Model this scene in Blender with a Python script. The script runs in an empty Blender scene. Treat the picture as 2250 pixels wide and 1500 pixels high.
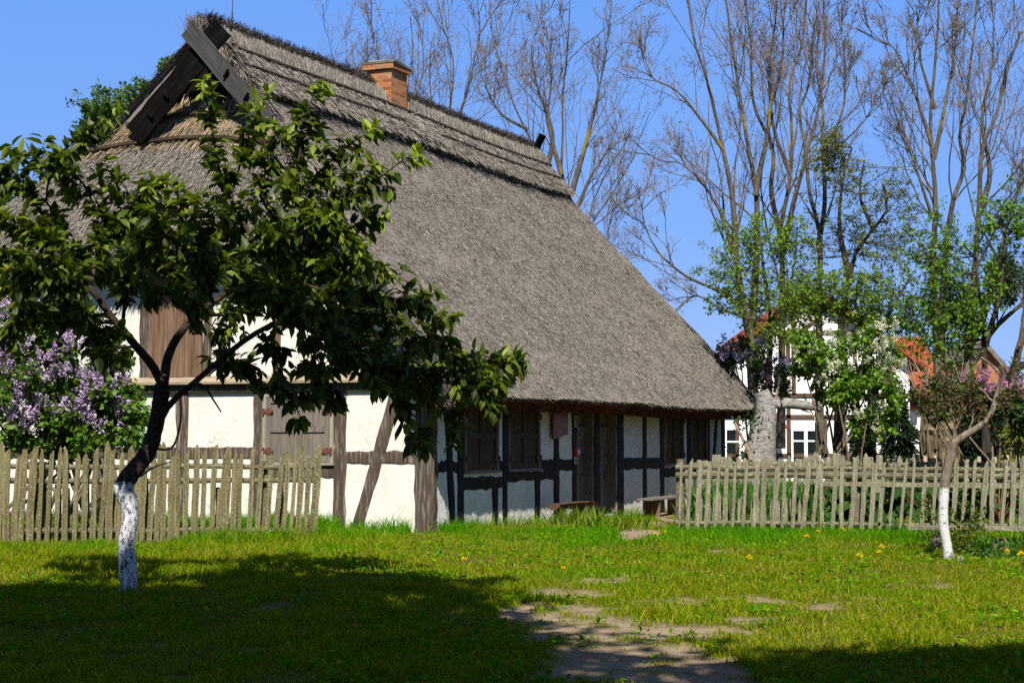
import bpy, math, random
import numpy as np
from mathutils import Vector, Matrix
R = np.random.default_rng(11)
random.seed(5)
sc = bpy.context.scene
COL = sc.collection
PI = math.pi

# ------------------------------------------------------------------ camera
F, HY, VX, H0 = 3800.0, 968.0, 2800.0, 1.4          # focal length in photo pixels, horizon row, vanishing column, eye height
PIT = math.atan((HY - 750) / F)
PSI = math.atan((VX - 1125) / math.hypot(F, HY - 750))
CP, SP = math.cos(PIT), math.sin(PIT)
CAMP = np.array([0, 0, H0])
cam = bpy.data.cameras.new('camera'); camo = bpy.data.objects.new('camera', cam); COL.objects.link(camo)
cam.sensor_width = 36; cam.lens = 36 * F / 2250; cam.clip_start = 0.1; cam.clip_end = 3000
camo.location = CAMP; camo.rotation_euler = (PI / 2 + PIT, 0, 0)
sc.camera = camo

def ray(x, y):
    a, b = x - 1125, 750 - y
    return np.array([a, F * CP - b * SP, F * SP + b * CP])
def at(x, y, Y):
    d = ray(x, y); return CAMP + d * (Y / d[1])
def gnd(x, y, z=0.0):
    d = ray(x, y); return CAMP + d * ((z - H0) / d[2])
P0 = gnd(951, 1169)                                   # near corner of the cottage
U = np.array([math.sin(PSI), math.cos(PSI), 0]); V_ = np.array([math.cos(PSI), -math.sin(PSI), 0])
def hw(t, s, z=0): return P0 + s * U + t * V_ + np.array([0, 0, z])
def _loc(P): q = P - P0; return np.array([q @ V_, q @ U, P[2]])
def on_s(x, y, s):
    d = ray(x, y); k = ((hw(0, s) - CAMP) @ U) / (d @ U); return _loc(CAMP + k * d)
def on_t(x, y, t):
    d = ray(x, y); k = ((hw(t, 0) - CAMP) @ V_) / (d @ V_); return _loc(CAMP + k * d)

# ------------------------------------------------------------------ objects
def tag(o, label=None, cat=None, group=None, kind=None):
    if label: o['label'] = label
    if cat: o['category'] = cat
    if group: o['group'] = group
    if kind: o['kind'] = kind
    return o
def empty(name, loc=(0, 0, 0), rz=0.0, **k):
    o = bpy.data.objects.new(name, None); COL.objects.link(o); o.location = loc; o.rotation_euler = (0, 0, rz)
    o.empty_display_size = 0.2
    return tag(o, **k)
def mesh_np(name, V, faces, mat=None, smooth=False, attr=None):
    me = bpy.data.meshes.new(name)
    V = np.asarray(V, dtype=np.float32).reshape(-1, 3)
    faces = [np.asarray(f, dtype=np.int32) for f in faces if len(f)]
    me.vertices.add(len(V)); me.vertices.foreach_set('co', V.ravel())
    nl = sum(f.size for f in faces); nf = sum(len(f) for f in faces)
    me.loops.add(nl); me.polygons.add(nf)
    me.loops.foreach_set('vertex_index', np.concatenate([f.ravel() for f in faces]))
    tot = np.concatenate([np.full(len(f), f.shape[1], np.int32) for f in faces])
    st = np.concatenate([[0], np.cumsum(tot)[:-1]]).astype(np.int32)
    me.polygons.foreach_set('loop_start', st); me.polygons.foreach_set('loop_total', tot)
    me.polygons.foreach_set('use_smooth', np.full(nf, bool(smooth)))
    for k, a in (attr or {}).items():
        at_ = me.attributes.new(k, 'FLOAT', 'POINT'); at_.data.foreach_set('value', np.asarray(a, dtype=np.float32))
    me.update(calc_edges=True); me.validate()
    if mat: me.materials.append(mat)
    return me
def put(name, me, parent=None, loc=(0, 0, 0), rot=(0, 0, 0), scale=(1, 1, 1)):
    o = bpy.data.objects.new(name, me); COL.objects.link(o)
    if parent: o.parent = parent
    o.location = loc; o.rotation_euler = rot; o.scale = scale
    return o

BOXF = np.array([[0, 1, 3, 2], [4, 6, 7, 5], [0, 4, 5, 1], [2, 3, 7, 6], [0, 2, 6, 4], [1, 5, 7, 3]])
class MB:
    def __init__(s): s.V = []; s.F = {}; s.n = 0
    def add(s, V, *faces):
        V = np.asarray(V, float).reshape(-1, 3); s.V.append(V)
        for f in faces:
            f = np.asarray(f)
            if f.size: s.F.setdefault(f.shape[1], []).append(f + s.n)
        s.n += len(V); return s
    def box(s, lo, hi, fn=None, jit=0.0):
        lo = np.array(lo, float); hi = np.array(hi, float)
        c = np.array([[(lo, hi)[i][0], (lo, hi)[j][1], (lo, hi)[k][2]] for i in (0, 1) for j in (0, 1) for k in (0, 1)])
        if jit: c = c + R.normal(0, jit, c.shape)
        if fn: c = np.array([fn(*p) for p in c])
        return s.add(c, BOXF)
    def beam(s, p, q, w, d, side, n=1, jit=0.0):
        """rectangular bar from p to q, w wide along 'side', d deep across, with n uneven pieces"""
        p = np.array(p, float); q = np.array(q, float); ax = q - p; ax /= np.linalg.norm(ax)
        side = np.array(side, float); side -= ax * (side @ ax); side /= np.linalg.norm(side)
        up = np.cross(ax, side)
        rings = []
        for i in range(n + 1):
            c = p + (q - p) * i / n
            r = np.array([c + side * a * w / 2 + up * b * d / 2 for a, b in ((-1, -1), (1, -1), (1, 1), (-1, 1))])
            if jit: r = r + side * R.normal(0, jit, (4, 1)) + up * R.normal(0, jit * .4, (4, 1))
            rings.append(r)
        f = [[4 * i + k, 4 * i + (k + 1) % 4, 4 * i + 4 + (k + 1) % 4, 4 * i + 4 + k] for i in range(n) for k in range(4)]
        f += [[3, 2, 1, 0], [4 * n, 4 * n + 1, 4 * n + 2, 4 * n + 3]]
        return s.add(np.concatenate(rings), np.array(f))
    def tubes(s, P, r, k=5):
        """P (N,M,3) centre lines, r (N,M) radii"""
        V, f, c = tube_arrays(np.asarray(P, float), np.asarray(r, float), k)
        s.add(V, f); return s
    def tube(s, pts, r, k=8):
        pts = np.asarray(pts, float); r = np.broadcast_to(np.asarray(r, float), (len(pts),))
        return s.tubes(pts[None], r[None], k)
    def mesh(s, name, mat, smooth=False):
        return mesh_np(name, np.concatenate(s.V), [np.concatenate(v) for v in s.F.values()], mat, smooth)
    def build(s, name, mat, parent=None, smooth=False):
        return put(name, s.mesh(name, mat, smooth), parent)
def tube_arrays(P, r, k):
    N, M, _ = P.shape
    T = np.gradient(P, axis=1); T /= np.linalg.norm(T, axis=2, keepdims=True) + 1e-9
    ref = np.where(np.abs(T[:, :1, 2:3]) > .9, np.array([1.0, 0, 0]), np.array([0, 0, 1.0]))
    A = np.cross(T, np.broadcast_to(ref, T.shape)); A /= np.linalg.norm(A, axis=2, keepdims=True) + 1e-9
    B = np.cross(T, A)
    th = np.arange(k) * 2 * PI / k
    V = P[:, :, None] + r[:, :, None, None] * (np.cos(th)[None, None, :, None] * A[:, :, None] + np.sin(th)[None, None, :, None] * B[:, :, None])
    i = np.arange(M - 1)[:, None]; j = np.arange(k)[None]
    q = np.stack([i * k + j, i * k + (j + 1) % k, (i + 1) * k + (j + 1) % k, (i + 1) * k + j], -1).reshape(-1, 4)
    f = (q[None] + (np.arange(N) * M * k)[:, None, None]).reshape(-1, 4)
    return V.reshape(-1, 3), f, None
def catmull(pts, n):
    pts = np.asarray(pts, float); d = np.concatenate([[0], np.cumsum(np.linalg.norm(np.diff(pts, axis=0), axis=1))])
    u = np.linspace(0, d[-1], n); out = np.empty((n, pts.shape[1]))
    ext = np.vstack([2 * pts[0] - pts[1], pts, 2 * pts[-1] - pts[-2]])
    i = np.clip(np.searchsorted(d, u, side='right') - 1, 0, len(pts) - 2)
    t = ((u - d[i]) / (d[i + 1] - d[i]))[:, None]
    p0, p1, p2, p3 = ext[i], ext[i + 1], ext[i + 2], ext[i + 3]
    return .5 * (2 * p1 + (p2 - p0) * t + (2 * p0 - 5 * p1 + 4 * p2 - p3) * t ** 2 + (3 * p1 - p0 - 3 * p2 + p3) * t ** 3)

# value noise in numpy
_tab = np.random.default_rng(3).random((256, 256))
def vnoise(x, y):
    xi = np.floor(x).astype(int); yi = np.floor(y).astype(int); fx = x - xi; fy = y - yi
    fx = fx * fx * (3 - 2 * fx); fy = fy * fy * (3 - 2 * fy)
    g = lambda a, b: _tab[a & 255, b & 255]
    return (g(xi, yi) * (1 - fx) + g(xi + 1, yi) * fx) * (1 - fy) + (g(xi, yi + 1) * (1 - fx) + g(xi + 1, yi + 1) * fx) * fy
def fbm(x, y, o=4):
    s = 0; a = .5
    for k in range(o): s = s + a * vnoise(x * 2 ** k + 17 * k, y * 2 ** k + 31 * k); a *= .5
    return s / (1 - .5 ** o)
def sstep(a, b, x): t = np.clip((x - a) / (b - a), 0, 1); return t * t * (3 - 2 * t)
def inpoly(x, y, poly):
    poly = np.asarray(poly, float); c = np.zeros(np.shape(x), bool); j = len(poly) - 1
    for i in range(len(poly)):
        xi, yi = poly[i]; xj, yj = poly[j]
        c ^= ((yi > y) != (yj > y)) & (x < (xj - xi) * (y - yi) / (yj - yi + 1e-12) + xi); j = i
    return c

# ------------------------------------------------------------------ materials
class NT:
    def __init__(s, name):
        s.m = bpy.data.materials.new(name); s.m.use_nodes = True; s.t = s.m.node_tree; s.t.nodes.clear()
        s.out = s.n('ShaderNodeOutputMaterial')
    def n(s, ty, **k):
        o = s.t.nodes.new(ty)
        for a, v in k.items(): setattr(o, a, v)
        return o
    def l(s, a, b): s.t.links.new(a, b)
    def sv(s, node, **k):
        for a, v in k.items(): node.inputs[a.replace('_', ' ')].default_value = v
    def coord(s, scale=(1, 1, 1), kind='Object', rnd=True):
        tc = s.n('ShaderNodeTexCoord'); mp = s.n('ShaderNodeMapping'); mp.inputs['Scale'].default_value = scale
        src = tc.outputs[kind]
        if rnd:
            oi = s.n('ShaderNodeObjectInfo'); mu = s.n('ShaderNodeMath', operation='MULTIPLY'); mu.inputs[1].default_value = 37
            s.l(oi.outputs['Random'], mu.inputs[0]); ad = s.n('ShaderNodeVectorMath', operation='ADD')
            s.l(src, ad.inputs[0]); s.l(mu.outputs[0], ad.inputs[1]); src = ad.outputs[0]
        s.l(src, mp.inputs[0]); return mp.outputs[0]
    def noise(s, co, scale, detail=5, rough=.6):
        n = s.n('ShaderNodeTexNoise'); n.inputs['Scale'].default_value = scale; n.inputs['Detail'].default_value = detail
        n.inputs['Roughness'].default_value = rough; s.l(co, n.inputs['Vector']); return n.outputs['Fac']
    def ramp(s, fac, stops):
        r = s.n('ShaderNodeValToRGB'); e = r.color_ramp.elements
        while len(e) < len(stops): e.new(.5)
        for el, (p, c) in zip(e, stops): el.position = p; el.color = (*c, 1)
        s.l(fac, r.inputs[0]); return r.outputs[0]
    def mix(s, fac, a, b, mode='MIX'):
        m = s.n('ShaderNodeMix', data_type='RGBA', blend_type=mode)
        for v, i in ((fac, 0), (a, 6), (b, 7)):
            if hasattr(v, 'is_linked'): s.l(v, m.inputs[i])
            else: m.inputs[i].default_value = v if i == 0 else (*v, 1)
        return m.outputs[2]
    def math(s, op, a, b=None):
        m = s.n('ShaderNodeMath', operation=op)
        for i, v in enumerate((a, b)):
            if v is None: continue
            if hasattr(v, 'is_linked'): s.l(v, m.inputs[i])
            else: m.inputs[i].default_value = v
        return m.outputs[0]
    def island(s): return s.n('ShaderNodeNewGeometry').outputs['Random Per Island']
    def bump(s, h, strength=.5, dist=.02):
        b = s.n('ShaderNodeBump'); b.inputs['Strength'].default_value = strength; b.inputs['Distance'].default_value = dist
        s.l(h, b.inputs['Height']); return b.outputs[0]
    def done(s, col, rough=.8, normal=None, spec=.3, transl=0.0, tcol=None):
        p = s.n('ShaderNodeBsdfPrincipled'); p.inputs['Specular IOR Level'].default_value = spec
        if hasattr(col, 'is_linked'): s.l(col, p.inputs['Base Color'])
        else: p.inputs['Base Color'].default_value = (*col, 1)
        if hasattr(rough, 'is_linked'): s.l(rough, p.inputs['Roughness'])
        else: p.inputs['Roughness'].default_value = rough
        if normal is not None: s.l(normal, p.inputs['Normal'])
        sh = p.outputs[0]
        if transl:
            tr = s.n('ShaderNodeBsdfTranslucent'); mx = s.n('ShaderNodeMixShader'); mx.inputs[0].default_value = transl
            tc = tcol if tcol is not None else col
            if hasattr(tc, 'is_linked'): s.l(tc, tr.inputs['Color'])
            else: tr.inputs['Color'].default_value = (*tc, 1)
            s.l(sh, mx.inputs[1]); s.l(tr.outputs[0], mx.inputs[2]); sh = mx.outputs[0]
        s.l(sh, s.out.inputs[0]); return s.m

def m_wood(name, c, sc_=(30, 30, 1.5), rough=.85, bump=.6, lichen=None, axis='z', lsc=14, spec=.2):
    n = NT(name)
    if axis == 'x': sc_ = (sc_[2], sc_[1], sc_[0])
    if axis == 'y': sc_ = (sc_[0], sc_[2], sc_[1])
    co = n.coord(sc_); g = n.noise(co, 1.0, 6, .65)
    col = n.ramp(g, [(.28, c[0]), (.5, c[1]), (.72, c[2])])
    co2 = n.coord((1, 1, 1)); big = n.noise(co2, 2.2, 4)
    col = n.mix(n.math('MULTIPLY', big, .5), col, tuple(v * .45 for v in c[1]))
    oi = n.n('ShaderNodeObjectInfo'); col = n.mix(n.math('MULTIPLY', oi.outputs['Random'], .4), col, tuple(v * .55 for v in c[1]))
    if lichen:
        lf = n.noise(co2, lsc, 5, .7); lm = n.ramp(lf, [(.52, (0, 0, 0)), (.64, (1, 1, 1))])
        col = n.mix(lm, col, lichen)
        sk = n.ramp(n.noise(n.coord((1, 1, .6)), 30, 6, .8), [(.60, (0, 0, 0)), (.66, (.85, .85, .85))]); col = n.mix(sk, col, tuple(v * .5 for v in c[0]))
    return n.done(col, rough, n.bump(g, bump, .01), spec)
def m_plain(name, c, rough=.6, spec=.3, var=.15, scale=8):
    n = NT(name); f = n.noise(n.coord(), scale, 5)
    col = n.ramp(f, [(.3, tuple(v * (1 - var) for v in c)), (.7, tuple(min(1, v * (1 + var)) for v in c))])
    return n.done(col, rough, n.bump(f, .2, .005), spec)
def m_leaf(name, cols, rough=.5, transl=.35, spec=.35, tb=1.4):
    n = NT(name); k = len(cols)
    col = n.ramp(n.island(), [(i / (k - 1), c) for i, c in enumerate(cols)])
    big = n.noise(n.coord(rnd=False), .8, 3); col = n.mix(n.math('MULTIPLY', big, .5), col, tuple(v * .7 for v in cols[0]))
    tc = n.mix(1.0, col, (tb, tb * 1.05, tb * .5), 'MULTIPLY')
    return n.done(col, rough, None, spec, transl, tc)
def m_bark(name, c, lich=None, scale=(14, 14, 3), bump=.8, lt=.55):
    n = NT(name); g = n.noise(n.coord(scale, rnd=False), 1.0, 6, .7)
    col = n.ramp(g, [(.3, c[0]), (.55, c[1]), (.75, c[2])])
    if lich:
        lf = n.noise(n.coord(rnd=False), .9, 5, .6); col = n.mix(n.ramp(lf, [(lt - .05, (0, 0, 0)), (lt + .08, (1, 1, 1))]), col, lich)
    return n.done(col, .9, n.bump(g, bump, .02), .15)

# leaf templates: x along the blade, y across, z up
LEAF8 = (np.array([[0, 0, 0], [.3, 0, .0], [.68, 0, -.06], [1, 0, -.2], [.28, .25, .07], [.66, .22, .0], [.28, -.25, .07], [.66, -.22, .0]]),
         [np.array([[0, 1, 4], [2, 3, 5], [0, 6, 1], [2, 7, 3]]), np.array([[1, 2, 5, 4], [1, 6, 7, 2]])])
HEART = (np.array([[0, 0, 0], [.45, 0, -.02], [1, 0, -.12], [.12, .36, .05], [.5, .33, .02], [.12, -.36, .05], [.5, -.33, .02]]),
         [np.array([[0, 1, 3], [0, 5, 1]]), np.array([[1, 2, 4, 3], [1, 5, 6, 2]])])
DIAM = (np.array([[0, 0, 0], [.45, .34, .06], [1, 0, -.08], [.45, -.34, .06]]), [np.array([[0, 2, 1], [0, 3, 2]])])
def unit(a): return a / (np.linalg.norm(a, axis=-1, keepdims=True) + 1e-9)
def rdir(n, up=0.0):
    a = R.normal(size=(n, 3)); a = unit(a); a[:, 2] += up; return unit(a)
def leaves(mb, P, D, N, L, tm=LEAF8, W=1.0):
    P = np.asarray(P, float); D = unit(np.asarray(D, float)); n = len(P)
    Nn = np.asarray(N, float); Y = unit(np.cross(Nn, D)); Z = np.cross(D, Y)
    L = np.broadcast_to(np.asarray(L, float), (n,))[:, None, None]; t = tm[0]; k = len(t)
    V = P[:, None] + L * (t[None, :, 0:1] * D[:, None] + W * t[None, :, 1:2] * Y[:, None] + t[None, :, 2:3] * Z[:, None])
    mb.add(V.reshape(-1, 3), *[(f[None] + (np.arange(n) * k)[:, None, None]).reshape(-1, f.shape[1]) for f in tm[1]])

# ------------------------------------------------------------------ light
SUN = unit(1.0 * V_ - 2.15 * U + np.array([0, 0, 2.7]))
EL = math.asin(SUN[2])
sl = bpy.data.lights.new('sun', 'SUN'); sl.energy = 4.9; sl.angle = math.radians(.5); sl.color = (1, .95, .87)
so = bpy.data.objects.new('sun', sl); COL.objects.link(so); so.location = (0, -20, 40)
so.rotation_euler = Vector(SUN).to_track_quat('Z', 'Y').to_euler()
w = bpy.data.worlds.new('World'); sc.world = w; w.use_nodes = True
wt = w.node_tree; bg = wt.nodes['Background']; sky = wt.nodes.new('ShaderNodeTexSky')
sky.sky_type = 'NISHITA'; sky.sun_disc = False; sky.sun_elevation = EL; sky.sun_rotation = math.atan2(SUN[0], SUN[1])
sky.altitude = 0; sky.air_density = 1.0; sky.dust_density = 0.1; sky.ozone_density = 4.0
# the clear blue of that day: the physical sky blended with a blue that pales towards the horizon, its unseen upper dome darkened to deepen shade
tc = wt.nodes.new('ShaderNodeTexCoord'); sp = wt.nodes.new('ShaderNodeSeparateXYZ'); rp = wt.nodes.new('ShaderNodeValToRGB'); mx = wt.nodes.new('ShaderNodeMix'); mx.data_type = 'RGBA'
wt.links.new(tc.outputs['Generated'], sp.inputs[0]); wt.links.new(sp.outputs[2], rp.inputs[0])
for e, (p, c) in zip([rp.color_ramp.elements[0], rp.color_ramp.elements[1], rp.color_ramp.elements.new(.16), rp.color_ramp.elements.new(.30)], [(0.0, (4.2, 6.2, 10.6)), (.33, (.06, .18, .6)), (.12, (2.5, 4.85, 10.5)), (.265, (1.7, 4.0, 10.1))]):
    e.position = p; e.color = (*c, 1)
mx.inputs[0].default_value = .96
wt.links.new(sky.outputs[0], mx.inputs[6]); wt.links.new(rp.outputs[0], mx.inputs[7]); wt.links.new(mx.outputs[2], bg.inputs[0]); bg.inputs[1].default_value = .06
sc.view_settings.view_transform = 'Standard'; sc.view_settings.look = 'None'; sc.view_settings.exposure = 0.65
sc.render.engine = 'CYCLES'; sc.cycles.use_denoising = False
sc.cycles.max_bounces = 8; sc.cycles.transparent_max_bounces = 8
# ------------------------------------------------------------------ ground, path, grass
def gpx(x, y): return gnd(x, y)[:2]
_blobs = []   # bare-earth patches traced as ellipses on the ground: centre, radius across, radius in depth, strength
for (x, y, rx, ry, k) in ((1400, 1480, 230, 80, 1.25), (1330, 1400, 190, 55, .95), (1230, 1345, 130, 26, 1.0), (1250, 1302, 90, 16, .95), (1560, 1385, 190, 20, .95), (1660, 1362, 90, 12, .8),
                          (1400, 1372, 130, 14, .8), (1330, 1275, 90, 9, .8), (1420, 1268, 70, 6, .7), (1480, 1325, 80, 14, .85), (1545, 1312, 70, 9, .75), (1640, 1312, 60, 9, .75), (1700, 1322, 60, 8, .75),
                          (1850, 1325, 110, 9, .8), (1900, 1310, 70, 7, .75), (1880, 1352, 90, 8, .7), (1970, 1335, 60, 6, .7), (1660, 1275, 60, 7, .65), (1740, 1398, 100, 10, .6), (1570, 1210, 30, 5, .6), (1010, 1240, 40, 4, .5), (1180, 1350, 90, 18, .85),
                          (1800, 1440, 80, 8, .5), (2050, 1290, 60, 6, .5), (320, 1420, 60, 14, .6), (160, 1400, 50, 12, .5), (380, 1490, 60, 12, .7), (620, 1330, 60, 9, .5), (560, 1430, 60, 12, .5),
                          (1440, 1152, 34, 14, 1.3), (1405, 1172, 50, 11, 1.3), (1460, 1135, 24, 10, 1.2), (1375, 1182, 30, 7, 1.1), (1450, 1120, 40, 8, 1.2), (925, 1168, 16, 6, .9)):
    c = gpx(x, y); a = gpx(x, y - ry); b = gpx(x, y + ry)
    _blobs.append((c[0], (a[1] + b[1]) / 2, rx * c[1] / F, abs(a[1] - b[1]) / 2, k))
def dirt(X, Y):
    d = np.zeros_like(X)
    wx = X + .35 * (fbm(X * 1.6, Y * 1.1) - .5); wy = Y + .9 * (fbm(X * 1.3 + 40, Y * .9 + 9) - .5)
    for cx, cy, rx, ry, k in _blobs:
        q = ((wx - cx) / rx) ** 2 + ((wy - cy) / ry) ** 2
        d = np.maximum(d, k * np.clip(1.25 - q * .8, 0, 1))
    n = fbm(X * 3.1 + 5, Y * 1.7 + 5, 5); n2 = fbm(X * 9 + 50, Y * 6 + 15, 4)
    return np.clip(sstep(.30, 1.12, d * 1.07 + (n - .5) * 1.35 + (n2 - .5) * 1.2), 0, 1)
def hgt(X, Y):
    q = np.stack([X - P0[0], Y - P0[1]], -1); s = q @ U[:2]; t = q @ V_[:2]
    z = .05 * (fbm(X * .5, Y * .5, 3) - .5) + .03 * (fbm(X * 2.3, Y * 2.3, 3) - .5)
    z = z - .09 * sstep(1, 7, s) * sstep(3.0, .6, np.abs(t)) * sstep(17, 14, s)
    e = np.minimum.reduce([sstep(-13, -11.5, X), sstep(13, 11.5, X), sstep(4, 5, Y), sstep(48, 46.5, Y)])
    return z * e
xs = np.arange(-13, 13.001, .065); ys = np.concatenate([np.arange(4, 30, .065), np.arange(30, 48.01, .2)])
GX, GY = np.meshgrid(xs, ys); GZ = hgt(GX, GY); GD = dirt(GX, GY)
GZ = GZ - .02 * GD
e_ = np.minimum.reduce([sstep(-13, -12.5, GX), sstep(13, 12.5, GX), sstep(4, 4.4, GY), sstep(48, 47.5, GY)]); GZ *= e_
gv = np.stack([GX, GY, GZ], -1).reshape(-1, 3); nx = len(xs); ny = len(ys)
ii = (np.arange(ny - 1)[:, None] * nx + np.arange(nx - 1)[None]).ravel()
gq = np.stack([ii, ii + 1, ii + nx + 1, ii + nx], -1)
fd = GD.ravel()[gq].mean(1)
def m_ground():
    n = NT('ground_soil'); co = n.coord(rnd=False)
    a = n.n('ShaderNodeAttribute', attribute_name='dirt')
    f1 = n.noise(co, 3.0, 8, .7); f2 = n.noise(co, 45.0, 4, .7); f3 = n.noise(co, 9, 6, .65)
    soil = n.ramp(f1, [(.3, (.18, .13, .082)), (.5, (.30, .225, .145)), (.7, (.40, .315, .215))])
    soil = n.mix(n.ramp(f2, [(.55, (0, 0, 0)), (.7, (.5, .5, .5))]), soil, (.13, .09, .055))
    f4 = n.noise(co, 110.0, 2, .5); soil = n.mix(n.ramp(f4, [(.68, (0, 0, 0)), (.74, (.8, .8, .8))]), soil, (.48, .43, .36))
    soil = n.mix(n.ramp(f3, [(.58, (0, 0, 0)), (.7, (.7, .7, .7))]), soil, (.36, .29, .20))
    turf = n.ramp(f1, [(.3, (.045, .05, .004)), (.55, (.10, .09, .015)), (.75, (.20, .15, .05))])
    col = n.mix(a.outputs['Fac'], turf, soil)
    h = n.math('ADD', f2, f3)
    return n.done(col, .95, n.bump(h, .7, .03), .1)
MG = m_ground()
gm = MB()
used = gq[fd < .55]
big = 2500.0
outer = np.array([[-big, -big, 0], [big, -big, 0], [big, big, 0], [-big, big, 0], [-13, 4, 0], [13, 4, 0], [13, 48.0, 0], [-13, 48.0, 0]])
outer[6:, 1] = ys[-1]; outer[5:7, 0] = xs[-1]
allv = np.concatenate([gv, outer]); n0 = len(gv)
of = np.array([[0, 1, 5, 4], [1, 2, 6, 5], [2, 3, 7, 6], [3, 0, 4, 7]]) + n0
ground = put('ground', mesh_np('ground', allv, [np.concatenate([used, of])], MG, True, {'dirt': np.concatenate([GD.ravel(), np.zeros(8)])}))
tag(ground, 'lawn soil of the cottage yard running out to the horizon', 'ground', kind='structure')
pq = gq[fd >= .55]; uq, inv = np.unique(pq, return_inverse=True)
path = put('path', mesh_np('path', gv[uq], [inv.reshape(-1, 4)], MG, True, {'dirt': GD.ravel()[uq]}))
tag(path, 'trodden bare sandy earth of the path across the lawn', 'path', kind='structure')

def frame_ok(X, Y, m=.06): return np.abs(X) < (.296 + m) * Y + .3
def house_out(X, Y, pad=.05):
    q = np.stack([X - P0[0], Y - P0[1]], -1); s = q @ U[:2]; t = q @ V_[:2]
    return ~((s > -pad) & (s < 15.5) & (t < pad) & (t > -9))
LF = [np.array([-7.9, 23.0]), np.array([-2.66, 23.9])]       # left fence line
RF = [np.array([2.5, 26.5]), np.array([7.9, 25.3])]          # right fence line
def dseg(X, Y, a, b):
    d = b - a; t = np.clip(((X - a[0]) * d[0] + (Y - a[1]) * d[1]) / (d @ d), 0, 1)
    return np.hypot(X - a[0] - t * d[0], Y - a[1] - t * d[1])
def grass():
    PX, PY = [], []
    for y0, y1, den in ((5.5, 7.6, 1500), (7.6, 10, 4600), (10, 13, 3900), (13, 17, 3000), (17, 22, 2100), (22, 28, 1400), (28, 40, 420)):
        x1 = min(.62 * y1 + 2.5, 12.5); n = int(den * (y1 - y0) * 2 * x1); X = R.uniform(-x1, x1, n); Y = R.uniform(y0, y1, n)
        k = frame_ok(X, Y) | (R.random(n) < .3); PX.append(X[k]); PY.append(Y[k])
    X = np.concatenate(PX); Y = np.concatenate(PY)
    d = dirt(X, Y); patch = fbm(X * 2.2 + 70, Y * 1.5 + 3, 4)
    keep = (R.random(len(X)) > np.clip(d * 1.04 - .02, 0, 1) ** .75) & (R.random(len(X)) < .2 + 1.35 * patch) & house_out(X, Y)
    X, Y, d, patch = X[keep], Y[keep], d[keep], patch[keep]; n = len(X)
    dl = dseg(X, Y, *LF); dr = dseg(X, Y, *RF)
    q = np.stack([X - P0[0], Y - P0[1]], -1); s = q @ U[:2]; t = q @ V_[:2]
    dw = np.where(s < 0, np.where(t < 0, -s, 9), np.where(t > 0, t, 9))
    dw = np.where((s > 5.9) & (s < 8.2), dw + .15, dw)
    trodden = np.clip(d, 0, 1)
    h = (.026 + .04 * patch) * (.6 + .9 * fbm(X * .9 + 21, Y * .55 + 4, 4))
    lush = np.maximum.reduce([.8 * (Y > 23.3 + .15 * (X + 7)) * (Y < 29) * (X < -2.7),sstep(1.5, .1, dl + .8 * (Y > 24.5)) * (.12 + .8 * sstep(-5.0, -3.6, X)), .75 * sstep(3.0, .3, dr) * np.where(Y > 24.4, .5, 1), .6 * sstep(.5, .05, dw), .18 * sstep(16.5, 19.5, Y) * sstep(-1.6, -2.6, X)])
    tuft = sstep(.56, .72, fbm(X * 1.7 + 9, Y * 1.7 + 60, 3))
    h = h + lush * (.13 + .19 * patch) + .035 * tuft
    h = h * (1 - .62 * np.clip(trodden * 1.5, 0, 1)) * R.uniform(.5, 1.35, n)
    h = np.where(R.random(n) < .012, h * 1.9, h)
    wd = np.clip(.0033 * Y ** .35 * R.uniform(.7, 1.3, n), .004, .014) * (1 + .25 * lush)
    z = hgt(X, Y) - .012
    a = R.uniform(0, 2 * PI, n); lean = R.uniform(.1, .95, n) * h
    dx, dy = np.cos(a) * lean, np.sin(a) * lean
    b = R.uniform(0, 2 * PI, n); wx, wy = np.cos(b) * wd / 2, np.sin(b) * wd / 2
    B = np.stack([X, Y, z], -1); Wv = np.stack([wx, wy, 0 * wx], -1)
    M = B + np.stack([dx * .35, dy * .35, h * .6], -1); T = B + np.stack([dx, dy, h * .98], -1)
    V = np.stack([B - Wv, B + Wv, M + Wv * .75, M - Wv * .75, T], 1).reshape(-1, 3)
    k = np.arange(n) * 5
    # low broad-leaved weeds and clover pressed into the turf
    nw = 5200; wy_ = R.uniform(8, 25, nw); wx_ = R.uniform(-1, 1, nw) * (.34 * wy_ + .3); ck = (fbm(wx_ * 1.1 + 31, wy_ * .8 + 77, 3) > .5) & (dirt(wx_, wy_) < .5) & house_out(wx_, wy_); wx_, wy_ = wx_[ck], wy_[ck]
    wb = MB(); kk = np.repeat(np.arange(len(wx_)), 5); m_ = len(kk); WP = np.stack([wx_[kk] + R.normal(0, .03, m_), wy_[kk] + R.normal(0, .03, m_), hgt(wx_, wy_)[kk] + R.uniform(.01, .05, m_)], -1)
    leaves(wb, WP, rdir(m_) * [1, 1, .35] + [0, 0, .25], unit(rdir(m_) * .5 + [0, 0, 1]), R.uniform(.03, .075, m_), DIAM, .8); WV = np.concatenate(wb.V); WF = np.concatenate(wb.F[3]) + 5 * n
    fq = np.stack([k, k + 1, k + 2, k + 3], -1); ft = np.stack([k + 3, k + 2, k + 4], -1)
    mac = fbm(X * .9 + 21, Y * .55 + 4, 4)
    zone = np.clip(lush * .8 + .62 * sstep(5.2, 1.5, dr) * (Y < 27) + .35 * sstep(3.5, .6, dw) + 1.5 * (mac - .46) + .5 * (patch - .45) - .3 * trodden - .18 * sstep(17, 13, Y), 0, 1)
    tip = np.tile(np.array([0, 0, .6, .6, 1.0]), n)
    m = NT('grass_blades'); at1 = m.n('ShaderNodeAttribute', attribute_name='zone')
    r = m.island()
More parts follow.
